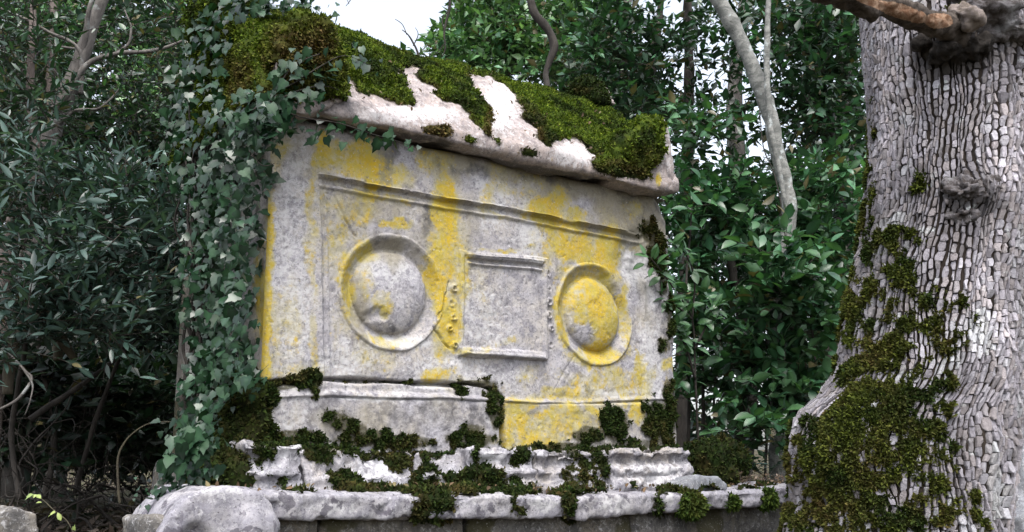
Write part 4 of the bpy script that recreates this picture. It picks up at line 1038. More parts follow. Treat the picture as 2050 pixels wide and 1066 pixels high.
if (vnormals(TVt, TF)[:, 0] * (TVt[:, 0] - TVt[:, 0].mean())).mean() < 0: TF = TF[:, ::-1]
moss(tree, TVt + vnormals(TVt, TF) * .004, TF, tm, 120000, .017, .018, [(.075, .092, .018), (.05, .066, .014), (.11, .13, .022), (.032, .040, .011)], lambda P: .12 + .3 * fbm(P, 3, 2, 5), lump=20, seed=571)

#SECTION plants
# ------------------------------------------------------------------ vegetation
ELL = leaf_elliptic(.46, 4, .10, .18); SLE = leaf_elliptic(.27, 4, .12, .12); ELL2 = leaf_elliptic(.52, 4, .16, .3)
SIM = leaf_simple(.48); SIMN = leaf_simple(.30); IVY = [leaf_ivy(k) for k in range(4)]
G_BAY = [(.036, .102, .046), (.050, .135, .062), (.025, .072, .036), (.078, .170, .078)]
G_DRK = [(.016, .042, .022), (.022, .055, .028), (.012, .03, .018), (.030, .062, .030)]
G_SLE = [(.036, .074, .060), (.056, .100, .086), (.022, .048, .040), (.075, .125, .11)]
G_LITE = [(.10, .21, .08), (.14, .26, .11), (.07, .16, .065), (.17, .29, .13)]  # light greens, brightened to paint haze and backlight into the leaves
G_OLD = [(.10, .085, .04), (.13, .11, .05)]

def clump_points(L, r):
    """(u, v, d, ru, rv, rd, n) ellipsoids of twig origins; the pixel only picks the place on the ground plan"""
    out = []
    for (u, v, d, ru, rv, rd, n) in L:
        q = r.normal(size=(n, 3)); q = q / np.linalg.norm(q, axis=1, keepdims=True) * (r.random((n, 1)) ** .45)
        out.append(at(u + q[:, 0] * ru, v + q[:, 1] * rv, d=d + q[:, 2] * rd))
    return np.concatenate(out)
def clear(P, poly=None, keep=1.0, extra=0):
    """drop what would stand in the open sky window above the lid"""
    u, v = pix(P); return ~inpoly(u, v, SKYW)
SKYW = [(560, -300), (585, 0), (640, 30), (720, 72), (860, 104), (850, 78), (880, 46), (905, 20), (925, -300)]
CHEST_SAFE = lambda P: ~((P[:, 0] > -.02) & (P[:, 0] < 2.32) & (P[:, 1] > -.06) & (P[:, 1] < 1.15) & (P[:, 2] > -.3) & (P[:, 2] < 1.9))

def plant(name, base, label, cat, clumps, seed, n_leaf=7, tw=.28, leaf=.10, tpls=None, cheap=None, pal=G_BAY, stems=(), stem_mat=None, parts=0, part_mat=None, group=None, up=.35, droop=.15, twr=.0022, stem_name='stem', filt=None, olds=.045, link_stems=0):
    r = np.random.default_rng(seed); tpls = tpls or [ELL]; cheap = cheap or [SIM]
    e = thing(name, base, label, cat, group)
    if clumps:
        C = clump_points(clumps, r); P, ax, nr, sz, twg = sprays(C, n_leaf, tw, leaf, r, up, droop)
        tin = tint_var(len(P), pal, .45, r) * (1 + .35 * fbm(P, 1.6, 3, seed))[:, None]; old = r.random(len(P)) < olds; tin[old] = tint_var(int(old.sum()), G_OLD, .3, r)
        ok = clear(P) & CHEST_SAFE(P) & (P[:, 2] > terrain(P[:, 0], P[:, 1]) + .02)
        if filt is not None: ok &= filt(P)
        P, ax, nr, sz, tin = P[ok], ax[ok], nr[ok], sz[ok], tin[ok]
        single = np.zeros(len(P), bool)
        if parts:
            u, v = pix(P); dist = np.linalg.norm(P - CP, axis=1)
            sc_ = sz / dist * (.4 + np.abs((norm(CP - P) * nr).sum(1))); sc_[(u < 0) | (u > W) | (v < 0) | (v > H)] = 0
            single[np.argsort(-sc_)[:parts]] = True
            leaf_parts(tpls, part_mat, e, P[single], ax[single], nr[single], sz[single])
        rest = np.where(~single)[0]; dist = np.linalg.norm(P[rest] - CP, axis=1)
        near = rest[dist < 7.5]; far = rest[dist >= 7.5]; sets = []
        for k, t_ in enumerate(tpls):
            i = near[k::len(tpls)]
            if len(i): sets.append(leaf_mesh(t_, P[i], ax[i], nr[i], sz[i], tin[i]))
        for k, t_ in enumerate(cheap):
            i = far[k::len(cheap)]
            if len(i): sets.append(leaf_mesh(t_, P[i], ax[i], nr[i], sz[i], tin[i]))
        leaf_stuff('foliage', sets, e)
        ok2 = clear(twg[:, 2]) & clear(twg[:, 0]) & CHEST_SAFE(twg[:, 0]) & CHEST_SAFE(twg[:, 2])
        tv_, tf_ = twigs_np(twg[ok2], twr)
        link('twigs', mesh_np('twigs', tv_, tf_, M_twig), e, kind='stuff')
    for s_ in stems:
        pts, rad = s_[0], s_[1]; mt = s_[2] if len(s_) > 2 else (stem_mat or M_twig); nm = s_[3] if len(s_) > 3 else stem_name
        Vq, Fq = tube_np(pts, rad, 9 if max(rad) < .03 else 18, .008, seed + len(pts) * 3 + int(100 * pts[0][0]) % 50, 8)
        link(nm, mesh_np(nm, Vq, tris_fix(Fq), mt), e)
    return e
def pl(*uvd): return [at(a, b, d=c_) for a, b, c_ in uvd]
def gbase(u, d):
    p = at(u, 950, d=d); return (float(p[0]), float(p[1]), float(terrain(p[0], p[1])))

# --- trees on the left
plant('forked_tree', gbase(60, 5.2), 'grey forked tree with bare pale side branches, leaning right behind the left bushes', 'tree',
      [(60, 60, 5.8, 150, 110, .5, 200), (250, 60, 6.0, 160, 100, .5, 170), (60, 240, 6.0, 120, 110, .6, 220), (300, 240, 6.2, 140, 90, .5, 170), (420, 120, 5.6, 90, 120, .4, 150)], 601,
      n_leaf=8, tw=.30, leaf=.062, tpls=[SLE, ELL], cheap=[SIMN], pal=G_DRK + G_BAY[:1] + G_LITE[2:3], olds=.07,
      stems=[(pl((20, 1000, 5.2), (60, 700, 5.2), (70, 420, 5.2), (105, 265, 5.2), (150, 150, 5.2), (190, 40, 5.2), (225, -60, 5.2)), [.085, .075, .065, .055, .048, .038, .03], M_grey, 'trunk'),
             (pl((160, 130, 5.2), (172, 70, 5.15), (178, 20, 5.1), (200, -40, 5.1)), [.022, .018, .014, .01], M_grey, 'branch'),
             (pl((-20, 5, 5.0), (40, 35, 5.0), (95, 62, 5.05), (150, 92, 5.1), (165, 135, 5.15), (160, 190, 5.18)), [.006, .008, .009, .011, .014, .014], M_grey, 'branch'),
             (pl((100, 250, 5.2), (135, 190, 5.1), (175, 130, 5.1), (230, 108, 5.1), (300, 104, 5.1), (345, 92, 5.1), (385, 70, 5.1)), [.022, .018, .016, .014, .012, .008, .005], M_grey, 'branch'),
             (pl((235, 108, 5.1), (255, 90, 5.1), (262, 55, 5.1), (250, 20, 5.1)), [.009, .008, .006, .004], M_grey, 'branch'),
             (pl((105, 265, 5.2), (150, 225, 5.15), (200, 215, 5.1), (240, 175, 5.1)), [.012, .01, .008, .004], M_grey, 'branch'),
             (pl((30, 160, 5.0), (75, 110, 5.05), (95, 95, 5.1), (150, 98, 5.1)), [.004, .005, .006, .007], M_grey, 'branch')])
plant('pinkish_tree', gbase(10, 4.8), 'slim tree with pinkish grey bark at the far left edge behind the leaves', 'tree',
      [(-40, 160, 5.4, 120, 160, .5, 120), (60, 180, 4.6, 90, 130, .25, 60), (20, 60, 4.7, 90, 60, .2, 40), (300, 40, 4.8, 100, 50, .2, 10), (300, 200, 4.8, 110, 50, .3, 20), (40, 420, 4.5, 70, 90, .2, 50)], 611, n_leaf=8, tw=.3, leaf=.07, tpls=[SLE], cheap=[SIMN], pal=G_DRK,
      stems=[(pl((-30, 1010, 4.8), (-12, 800, 4.8), (5, 600, 4.8), (28, 450, 4.8), (52, 390, 4.8), (75, 310, 4.85), (60, 200, 4.9), (66, 60, 4.95), (70, -60, 5)), [.06, .05, .045, .04, .034, .024, .022, .02, .016], M_pink, 'trunk'),
             (pl((110, 330, 5.6), (100, 200, 5.6), (104, 90, 5.6), (112, -50, 5.6)), [.03, .028, .024, .02], M_pink, 'stem')])
plant('sunlit_tree', gbase(340, 8.5), 'lighter green tree glimpsed through the gap between the forked tree and the ivy', 'tree',
      [(330, 190, 8.2, 110, 110, .5, 170), (60, 60, 8.0, 140, 110, .5, 150), (440, 60, 8.2, 90, 90, .5, 80)], 617, n_leaf=8, tw=.34, leaf=.085, tpls=[SIM], cheap=[SIM], pal=G_LITE + G_OLD[:1], up=.2, stems=[(pl((350, 1000, 8.4), (345, 500, 8.4), (335, 150, 8.4)), [.09, .07, .03])], stem_mat=M_grey)
# --- slender leaved bush, nearest on the left
plant('slender_leaved_bush', gbase(120, 4.3), 'bush with slender bluish leaves in the lower left, beside the ivy', 'bush',
      [(60, 330, 4.3, 100, 90, .3, 50), (110, 470, 4.2, 150, 90, .35, 110), (270, 480, 4.6, 130, 90, .35, 110), (60, 600, 4.0, 110, 70, .3, 90), (200, 590, 4.3, 130, 70, .3, 90), (330, 560, 4.7, 90, 80, .3, 70), (150, 660, 4.1, 120, 40, .3, 40), (20, 700, 3.9, 60, 40, .2, 20), (330, 660, 4.8, 80, 50, .3, 50), (240, 380, 4.6, 110, 60, .3, 60), (380, 500, 4.9, 50, 90, .2, 40)], 621,
      n_leaf=9, tw=.22, leaf=.078, tpls=[SLE], pal=G_SLE, parts=300, part_mat=M_oliv1, up=.5, stem_mat=M_twig, olds=.01,
      stems=[(pl((90, 1000, 4.9), (110, 860, 4.9), (80, 700, 4.8), (110, 560, 4.6), (180, 470, 4.4)), [.018, .016, .013, .010, .006]), (pl((150, 990, 4.9), (190, 840, 4.8), (240, 720, 4.8), (280, 560, 4.6), (330, 500, 4.6)), [.014, .012, .010, .008, .005]),
             (pl((40, 1000, 4.3), (20, 850, 4.3), (50, 700, 4.2), (40, 560, 4.2), (70, 400, 4.3)), [.014, .012, .010, .008, .005])])
plant('dark_evergreen_bush', gbase(280, 6.0), 'dark small-leaved evergreen filling the shade behind the slender-leaved bush', 'bush',
      [(80, 420, 6.4, 220, 200, .6, 520), (300, 400, 6.2, 170, 220, .6, 520), (180, 640, 6.6, 260, 140, .6, 420), (420, 620, 6.6, 130, 160, .5, 240), (60, 240, 8.8, 220, 160, .6, 130), (300, 240, 8.8, 200, 100, .6, 60)], 631,
      n_leaf=8, tw=.30, leaf=.072, tpls=[SIMN, SIM], cheap=[SIMN, SIM], pal=G_DRK, olds=.03)
plant('low_evergreen_bush', gbase(200, 8.5), 'low dark bush closing the view under the trees at the left', 'bush',
      [(60, 800, 8.0, 220, 130, .5, 520), (300, 820, 8.2, 220, 130, .5, 560), (420, 700, 8.2, 120, 160, .5, 300), (200, 780, 7.0, 260, 110, .4, 420), (30, 820, 5.0, 70, 110, .2, 90), (70, 760, 5.0, 60, 60, .2, 50), (150, 800, 5.6, 120, 110, .3, 130), (290, 820, 5.7, 120, 110, .3, 130), (340, 760, 6.6, 130, 100, .4, 240), (180, 700, 8.6, 260, 120, .5, 400), (300, 900, 7.6, 200, 40, .4, 200), (80, 900, 7.6, 200, 40, .4, 200)], 635,
      n_leaf=9, tw=.34, leaf=.10, tpls=[SIM], cheap=[SIM], pal=[tuple(.7 * x for x in c_) for c_ in G_DRK])
# --- leafless tangle in the dark lower left
r2 = np.random.default_rng(641)
gt = 'tangled bare branches under the bushes on the left'
def wander(p, d, n, stepl, r, bend=.35, grav=-.02):
    pts = [np.array(p)]; d = norm(np.array(d, float))
    for _ in range(n):
        d = norm(d + bend * r.normal(size=3) + np.array([0, 0, grav])); pts.append(pts[-1] + d * stepl)
    return pts
for k, (u_, d_, lb) in enumerate([(40, 4.5, 'bare dark tangle of twigs at the lower left corner under the slender leaves'), (150, 5.2, 'bare tangle of twigs below the middle of the slender-leaved bush'), (260, 4.9, 'bare tangle of twigs left of the hanging ivy'), (340, 5.8, 'deepest shaded tangle of twigs, right behind the hanging ivy')]):
    e = thing('dead_bush', gbase(u_, d_), lb, 'dead bush', gt); L = []
    for j in range(5):
        p0 = at(u_ + r2.normal() * 40, 960, d=d_ + r2.normal() * .2); p0[2] = terrain(p0[0], p0[1])
        m1 = wander(p0, (r2.normal() * .9, r2.normal() * .5, 1), 7, .13, r2, .42, 0); rr = .004 + .007 * r2.random()
        L.append((m1, np.linspace(rr, rr * .35, len(m1)), 6, .01, k * 9 + j, 4))
        for q in range(9):
            s_ = m1[int(r2.integers(2, 8))]; m2 = wander(s_, r2.normal(size=3) + HR * r2.normal() * .8, 6, .075, r2, .45, -.03)
            L.append((m2, np.linspace(rr * .42, rr * .1, len(m2)), 4, 0, 3, 3))
            for w_ in range(2):
                m3 = wander(m2[int(r2.integers(1, 6))], r2.normal(size=3), 4, .05, r2, .5, -.03); L.append((m3, np.linspace(.0022, .001, len(m3)), 3, 0, 3, 2))
    tubes('twigs', L, M_twig, e, kind='stuff')
def fallen(name, pts, rad, mat, label, cat='branch', side=()):
    e = tubes(name, [(pts, rad, 10, .008, 5, 8)] + [(a, b, 6, .005, 6, 5) for a, b in side], mat, label=label, cat=cat); return e
fallen('curved_branch', pl((15, 790, 4.0), (25, 700, 4.0), (60, 645, 4.05), (105, 632, 4.1), (125, 680, 4.15), (150, 720, 4.2)), [.022, .026, .028, .026, .022, .015], M_branch, 'thick mossy branch arching at the lower left edge')
fallen('snapped_stem', pl((118, 720, 4.4), (112, 640, 4.4), (108, 590, 4.4), (98, 560, 4.35), (84, 552, 4.3)), [.022, .020, .017, .015, .010], M_branch, 'snapped stub bending over beside the arching mossy branch')
fallen('fallen_branch', pl((0, 820, 3.8), (40, 795, 3.82), (62, 760, 3.85), (45, 740, 3.85), (12, 700, 3.9)), [.005, .006, .006, .005, .004], M_grey, 'thin pale twig curling at the lower left edge', side=[(pl((48, 742, 3.85), (64, 770, 3.84), (60, 800, 3.8), (48, 830, 3.8)), [.004, .004, .003, .002])])
fallen('fallen_branch', pl((60, 840, 4.4), (150, 780, 4.5), (220, 730, 4.6), (262, 690, 4.7), (310, 640, 4.8)), [.016, .014, .011, .009, .005], M_twig, 'straight dark branch slanting up through the tangle on the left')
fallen('fallen_branch', pl((200, 560, 4.6), (230, 510 + 60, 4.6), (205, 610, 4.6), (190, 630, 4.6), (250, 660, 4.6), (330, 640, 4.6)), [.003, .005, .007, .006, .004, .002], M_grey, 'bent grey twig hanging in the middle of the left tangle')
fallen('fallen_branch', pl((190, 600 + 20, 4.5), (215, 560, 4.5), (245, 520, 4.5), (300, 500, 4.5), (370, 505, 4.6)), [.012, .012, .010, .007, .003], M_twig, 'dark branch rising to the right towards the ivy')
fallen('fallen_branch', pl((240, 1010, 4.2), (236, 930, 4.2), (255, 880, 4.2), (300, 850, 4.25), (360, 845, 4.3)), [.005, .005, .004, .003, .002], M_branch, 'thin brown twig bowed over beside the trailing ivy')

# --- leaf litter
r3 = np.random.default_rng(651)
n = 9000
P = at(r3.uniform(-100, 640, n), 990, d=r3.uniform(3.2, 8, n)); P2 = at(r3.uniform(1340, 1760, n // 3), 990, d=r3.uniform(5.8, 9, n // 3)); P = np.concatenate([P, P2])
P[:, 2] = terrain(P[:, 0], P[:, 1]) + .07 * fbm(np.stack([P[:, 0], P[:, 1], 0 * P[:, 0]], 1), 1.1, 4, 3) + .012 + .02 * r3.random(len(P))
nn = len(P); tn = tint_var(nn, [(.06, .042, .034), (.085, .065, .055), (.04, .03, .026), (.12, .10, .09), (.035, .035, .02)], .3, r3)
lt = leaf_stuff('leaf_litter', [leaf_mesh(ELL2, P, r3.normal(size=(nn, 3)) * np.array([1, 1, .25]), norm(np.array([0, 0, 1.]) + .5 * r3.normal(size=(nn, 3))), .05 + .05 * r3.random(nn), tn)], None, M_litter)

# --- ivy over the left end of the tomb
r4 = np.random.default_rng(661)
ivy = thing('ivy', gbase(400, 4.1), 'ivy climbing the left end of the sarcophagus and trailing over its lid', 'ivy')
IP = [(372, 940), (345, 905), (352, 860), (378, 835), (372, 760), (392, 700), (366, 600), (374, 520), (385, 440), (342, 335), (338, 250), (350, 170), (366, 90), (402, 0), (430, -20), (480, -20), (488, 30), (470, 60), (462, 120), (468, 205), (500, 222), (545, 205), (560, 225), (535, 260), (526, 330), (512, 380), (506, 460), (498, 560), (500, 640), (492, 720), (508, 770), (470, 800), (446, 850), (430, 900), (410, 940)]
def fill(poly, n, r):
    p = np.array(poly, float); lo, hi = p.min(0), p.max(0); out = np.zeros((0, 2))
    while len(out) < n:
        q = lo + r.random((n * 2, 2)) * (hi - lo); out = np.concatenate([out, q[inpoly(q[:, 0], q[:, 1], poly)]])
    return out[:n]
q = fill(IP, 2700, r4); inset = r4.random(len(q)) ** 1.3
Pi = at(q[:, 0], q[:, 1], x=-.12); Pi = np.stack([Pi[:, 0], Pi[:, 1], Pi[:, 2]], 1)
Pi = CP + (Pi - CP) * (1 + .0 * inset[:, None]); Pi[:, 0] -= .02 * r4.random(len(q)); Pi = Pi + HF * (inset[:, None] * .34 - .10)
EX = [([(560, 130), (600, 105), (660, 108), (690, 130), (680, 165), (640, 200), (590, 205), (545, 200), (535, 170)], 75, -.19), ([(600, 228), (680, 240), (760, 262), (835, 282), (815, 300), (740, 282), (640, 262), (590, 245)], 42, -.17),
      ([(430, -15), (640, -15), (672, 40), (640, 48), (580, 30), (520, 36), (450, 30)], 120, .25), ([(640, 40), (700, 60), (745, 120), (735, 145), (700, 110), (660, 70)], 16, .0), ([(470, 200), (560, 190), (600, 235), (540, 260), (470, 260)], 110, -.17),
      ([(500, 250), (560, 320), (545, 340), (510, 330)], 10, -.09), ([(290, 985), (340, 950), (420, 930), (440, 950), (400, 975), (340, 1010), (300, 1025)], 110, -.15), ([(350, 850), (430, 830), (440, 900), (400, 960), (350, 915)], 90, -.22), ([(480, 700), (510, 690), (516, 760), (490, 790)], 14, -.1)]
EP = []
for poly, n_, yy in EX:
    q = fill(poly, n_, r4); EP.append(at(q[:, 0], q[:, 1], y=yy) + .03 * r4.normal(size=(n_, 3)) * np.array([1, .6, 1]))
EP = np.concatenate(EP); Pa = np.concatenate([Pi, EP]); n = len(Pa)
out_ = norm(np.array([-.6, -.75, .75]) + .62 * r4.normal(size=(n, 3)))
axl = norm(np.array([-.25, -.15, -1.0]) + .55 * r4.normal(size=(n, 3)))
szl = .043 * (.45 + 1.0 * r4.random(n)); lowp = Pa[:, 2] < -.33; szl[lowp & (pix(Pa)[1] > 930)] *= .6
depth = np.linalg.norm(Pa - CP, axis=1); behind = np.concatenate([inset, np.zeros(len(EP))])
sc_ = szl * (1.3 - behind) * np.abs((norm(CP - Pa) * out_).sum(1)); sc_[pix(Pa)[1] < 5] = 0
sc_[len(Pi):] *= 1.25
idx = np.argsort(-sc_); one = idx[:300]; rst = idx[300:]
leaf_parts(IVY, M_ivy1, ivy, Pa[one], axl[one], out_[one], szl[one])
tin = tint_var(n, [(.012, .040, .019), (.019, .054, .027), (.008, .026, .013), (.027, .068, .034)], .25, r4)
leaf_stuff('foliage', [leaf_mesh(IVY[k], Pa[rst[k::4]], axl[rst[k::4]], out_[rst[k::4]], szl[rst[k::4]], tin[rst[k::4]]) for k in range(4)], ivy)
L = []
for k in range(70):
    u_ = r4.uniform(380, 505); L.append((pl(*[(u_ + 14 * r4.normal(), v_, 3.98 + .22 * r4.random()) for v_ in np.linspace(960, -20 + 500 * r4.random(), 9)]), np.linspace(.010, .003, 9), 5, .01, k, 4))
L += [([at(a, b, y=-.18) for a, b in p], np.linspace(.004, .0015, len(p)), 4, .004, 3, 4) for p in ([(500, 225), (545, 190), (590, 165), (640, 135), (690, 112), (740, 130)], [(545, 210), (600, 236), (680, 248), (760, 272), (825, 292)], [(560, 200), (600, 180), (650, 172), (680, 180)], [(560, 170), (590, 130), (640, 110)], [(500, 300), (525, 330), (550, 328)])]
tubes('stems', L, M_twig, ivy, kind='stuff')
# dark woody mat behind the leaves of the ivy
MT = [(at(440, v_, x=-.02), (.05, .22, .17)) for v_ in (120, 240, 360, 480, 600, 720)]
# --- right thicket
gs = 'broad-leaved evergreen bushes right of the tomb'
plant('laurel_bush', gbase(1560, 6.6), 'glossy broad-leaved bush low between the tomb and the big oak', 'bush',
      [(1560, 520, 6.2, 60, 60, .2, 26), (1570, 600, 6.2, 60, 60, .2, 26), (1540, 720, 6.4, 130, 70, .4, 70), (1450, 640, 6.5, 110, 70, .4, 55), (1620, 620, 6.5, 90, 90, .4, 70), (1480, 790, 6.3, 70, 40, .3, 20), (1530, 860, 6.0, 50, 30, .25, 18), (1600, 800, 6.4, 70, 60, .3, 40), (1390, 760, 6.5, 40, 60, .3, 18), (1380, 660, 6.6, 26, 60, .2, 12)], 701,
      n_leaf=8, tw=.26, leaf=.115, tpls=[ELL, ELL2], pal=G_BAY, parts=300, part_mat=M_bay1, group=gs, up=.25,
      stems=[(pl((1490, 960, 6.9), (1482, 850, 6.9), (1494, 720, 6.9), (1470, 560, 6.9), (1440, 400, 7.0)), [.05, .046, .042, .03, .02]), (pl((1590, 960, 6.8), (1588, 820, 6.8), (1576, 690, 6.8), (1584, 560, 6.8), (1570, 430, 6.9)), [.075, .07, .06, .05, .03]),
             (pl((1375, 960, 6.6), (1380, 780, 6.6), (1372, 620, 6.6), (1384, 420, 6.6)), [.012, .011, .010, .006]), (pl((1404, 960, 6.6), (1408, 780, 6.6), (1402, 600, 6.6)), [.014, .012, .008]), (pl((1440, 960, 6.5), (1430, 800, 6.5), (1446, 660, 6.5)), [.010, .009, .005]), (pl((1530, 960, 6.5), (1540, 760, 6.5), (1526, 640, 6.5)), [.010, .009, .005]), (pl((1625, 960, 6.3), (1632, 760, 6.4), (1620, 600, 6.4)), [.011, .010, .006])])
plant('laurel_bush', gbase(1420, 7.4), 'tall broad-leaved bush whose leaves crowd against the right end of the lid', 'bush',
      [(1400, 420, 6.9, 80, 110, .4, 90), (1520, 440, 7.2, 130, 110, .5, 150), (1660, 420, 7.2, 100, 130, .5, 130), (1420, 560, 7.2, 90, 80, .5, 70), (1640, 560, 7.2, 100, 80, .5, 80), (1400, 260, 7.1, 70, 70, .4, 46)], 711,
      n_leaf=8, tw=.30, leaf=.115, tpls=[ELL, ELL2], pal=G_BAY, parts=150, part_mat=M_bay1, group=gs, up=.25)
plant('laurel_tree', gbase(1500, 8.6), 'dark evergreen tree with sky showing through its crown, above the right end of the lid', 'tree',
      [(1230, 100, 8.4, 110, 100, .6, 170), (1360, 90, 8.6, 120, 120, .6, 66), (1480, 200, 8.8, 120, 110, .6, 56), (1250, 230, 8.2, 90, 60, .5, 90), (1640, 200, 8.2, 110, 130, .6, 210), (1640, 50, 8.4, 120, 90, .6, 180), (1480, 30, 9.0, 130, 70, .6, 60)], 721,
      n_leaf=9, tw=.36, leaf=.115, tpls=[ELL], cheap=[SIM], pal=G_DRK + G_BAY[:3], group=None, up=.2,
      stems=[(pl((1660, 960, 8.8), (1670, 600, 8.8), (1690, 380, 8.8), (1640, 200, 8.8), (1630, -60, 8.8)), [.12, .11, .09, .07, .05]), (pl((1300, 960, 8.9), (1310, 500, 8.9), (1290, 280, 8.9), (1310, 120, 8.9), (1330, -60, 8.9)), [.08, .07, .05, .04, .03]), (pl((1360, 960, 9), (1376, 300, 9), (1380, 120, 9), (1372, -60, 9)), [.07, .06, .05, .04])])
plant('pale_green_tree', gbase(1000, 10.5), 'lighter green tree rising behind the middle of the mossy lid', 'tree',
      [(950, 120, 10.5, 90, 70, .7, 200), (1040, 60, 10.8, 110, 90, .8, 300), (1120, 120, 10.4, 80, 70, .6, 200), (900, 70, 10.8, 50, 60, .6, 80), (980, 20, 11, 100, 60, .7, 200), (1160, 30, 10.8, 80, 80, .7, 200)], 731,
      n_leaf=9, tw=.42, leaf=.125, tpls=[ELL], cheap=[SIM], pal=G_LITE + G_BAY[1:2], up=.2,
      stems=[(pl((1020, 1000, 10.9), (1030, 500, 10.9), (1010, 200, 10.9), (1030, -60, 10.9)), [.12, .1, .07, .04])])
# pale leaning trunk
plant('pale_leaning_tree', gbase(1570, 7.2), 'pale lichen-covered trunk leaning left through the bushes beside the oak', 'tree', [(1440, -120, 7.4, 200, 90, .6, 60)], 741, n_leaf=8, tw=.3, leaf=.11, pal=G_BAY, stem_name='trunk',
      stems=[(pl((1560, 1000, 6.6), (1556, 800, 6.6), (1550, 640, 6.6), (1568, 520, 6.6), (1580, 420, 6.6), (1556, 300, 6.6), (1528, 190, 6.6), (1478, 70, 6.6), (1430, -10, 6.6), (1390, -80, 6.6)), [.064, .058, .048, .050, .052, .052, .057, .054, .060, .056], M_pale, 'trunk'),
             (pl((1576, 440, 6.5), (1560, 340, 6.48), (1540, 240, 6.46), (1535, 120, 6.45), (1538, 0, 6.45), (1536, -60, 6.45)), [.010, .018, .022, .021, .020, .018], M_pale, 'branch'),
             (pl((1584, 560, 6.45), (1566, 440, 6.44), (1550, 350, 6.43), (1530, 300, 6.44), (1520, 200, 6.46)), [.004, .005, .005, .004, .003], M_twig, 'creeper_stem')])
# hanging curved branch above the lid
fallen('hanging_branch', pl((1040, -60, 6.3), (1062, -5, 6.3), (1072, 30, 6.3), (1098, 62, 6.3), (1110, 92, 6.3), (1100, 125, 6.3), (1094, 150, 6.3), (1098, 176, 6.25)), [.028, .030, .030, .030, .028, .022, .020, .022], M_twig, 'dark curved branch hanging down behind the lid in front of the pale green tree')
fallen('hanging_twig', pl((895, -50, 5.5), (898, 20, 5.5), (890, 60, 5.5), (892, 95, 5.5), (884, 115, 5.5)), [.012, .010, .007, .005, .003], M_twig, 'thin wavy twig hanging into the white sky gap', side=[(pl((898, 20, 5.5), (885, 38, 5.5), (888, 60, 5.5)), [.005, .004, .003]), (pl((892, 85, 5.5), (880, 100, 5.5), (868, 110, 5.5)), [.004, .003, .002])])
fallen('bare_sapling', pl((850, 150, 6.0), (828, 92, 6.0), (815, 70, 6.0), (802, 60, 6.0)), [.010, .007, .005, .003], M_twig, 'small bare forked twig standing against the white sky above the lid', side=[(pl((815, 70, 6.0), (806, 50, 6.0), (790, 38, 6.0)), [.004, .003, .002]), (pl((828, 92, 6.0), (838, 70, 6.0), (832, 56, 6.0)), [.004, .003, .002]), (pl((838, 110, 6), (855, 92, 6), (870, 88, 6)), [.003, .003, .002])])
plant('overhanging_twig', tuple(at(700, -30, d=6.5)), 'tiny leafy twig tip dipping into the top of the sky gap', 'twig', [], 751, stems=[(pl((720, -40, 6.5), (706, -5, 6.5), (694, 12, 6.5)), [.006, .004, .002]), (pl((670, -30, 6.5), (690, -8, 6.5), (700, 8, 6.5)), [.005, .003, .002])])
# laurel shoot reaching in front of the chest
r5 = np.random.default_rng(761)
e = thing('laurel_shoot', tuple(at(1400, 900, d=5.25)), 'leafy laurel shoot reaching over the right edge of the chest face', 'shoot')
stemsP = [pl((1400, 900, 5.3), (1392, 760, 5.25), (1385, 640, 5.2), (1350, 580, 5.0), (1325, 545, 4.85), (1300, 515, 4.75)), pl((1385, 640, 5.2), (1390, 560, 5.15), (1372, 510, 5.1), (1350, 490, 5.05)), pl((1385, 640, 5.2), (1350, 610, 5.05), (1320, 600, 4.9)), pl((1392, 760, 5.25), (1370, 690, 5.15), (1352, 650, 5.1)), pl((1390, 700, 5.2), (1420, 640, 5.2), (1440, 600, 5.2))]
tubes('stem', [(p, np.linspace(.008, .002, len(p)), 6, .004, 2, 6) for p in stemsP], M_twig, e)
PP, AX = [], []
for (u_, v_, w_, au, av) in [(1300, 515, 4.75, -1, -.3), (1290, 528, 4.75, -1, .1), (1292, 512, 4.75, -.5, -1), (1310, 520, 4.78, .3, -1), (1318, 528, 4.8, 1, -.3), (1322, 545, 4.82, 1, .4), (1306, 535, 4.78, -.4, 1), (1330, 560, 4.9, .8, .6), (1335, 575, 4.92, -.9, .5), (1345, 570, 4.95, .9, -.2), (1322, 598, 4.9, -1, .25), (1338, 603, 4.95, -.4, .8), (1330, 590, 4.92, -.8, -.4), (1350, 600, 5., .8, .3), (1312, 548, 4.8, -1, .5)]:
    PP.append(at(u_, v_, d=w_)); AX.append(HR * au - np.array([0, 0, 1.]) * av + .2 * r5.normal(size=3))
for p in stemsP:
    for k in range(20):
        i = r5.integers(1, len(p) - 1); f = r5.random(); PP.append(p[i] * (1 - f) + p[i + 1] * f + .012 * r5.normal(size=3)); AX.append(HR * r5.normal() * 1.0 + np.array([0, 0, r5.normal() * .8]) - HF * .3)
PP, AX = np.array(PP), norm(np.array(AX)); NRM = norm(-HF * .5 + np.array([0, 0, .8]) + .3 * r5.normal(size=PP.shape)); u_, v_ = pix(PP)
ok = (u_ > 1262)
leaf_parts([ELL, ELL2], M_bay1, e, PP[ok], AX[ok], NRM[ok], .062 + .03 * r5.random(ok.sum()))
# right of the oak
plant('laurel_bush', gbase(2120, 5.6), 'sliver of broad-leaved bush showing right of the oak trunk', 'bush', [(2090, 560, 5.6, 60, 120, .3, 60), (2090, 760, 5.4, 60, 110, .3, 60), (2100, 300, 5.8, 60, 160, .3, 60)], 771, n_leaf=8, tw=.24, leaf=.10, tpls=[ELL], pal=G_BAY, group=gs,
      stems=[(pl((2110, 1000, 5.6), (2100, 700, 5.6), (2090, 400, 5.6)), [.02, .018, .012])])
polyr = blob_rock('grey_rock', [(px(2060, 1000, d=4.9), (.22, .3, .28)), (px(2090, 930, d=5.0), (.2, .3, .22)), (px(2030, 1080, d=4.8), (.25, .3, .25))], .022, .04, 781, M_rock, 'rough grey rock behind the right foot of the oak', 'rock')
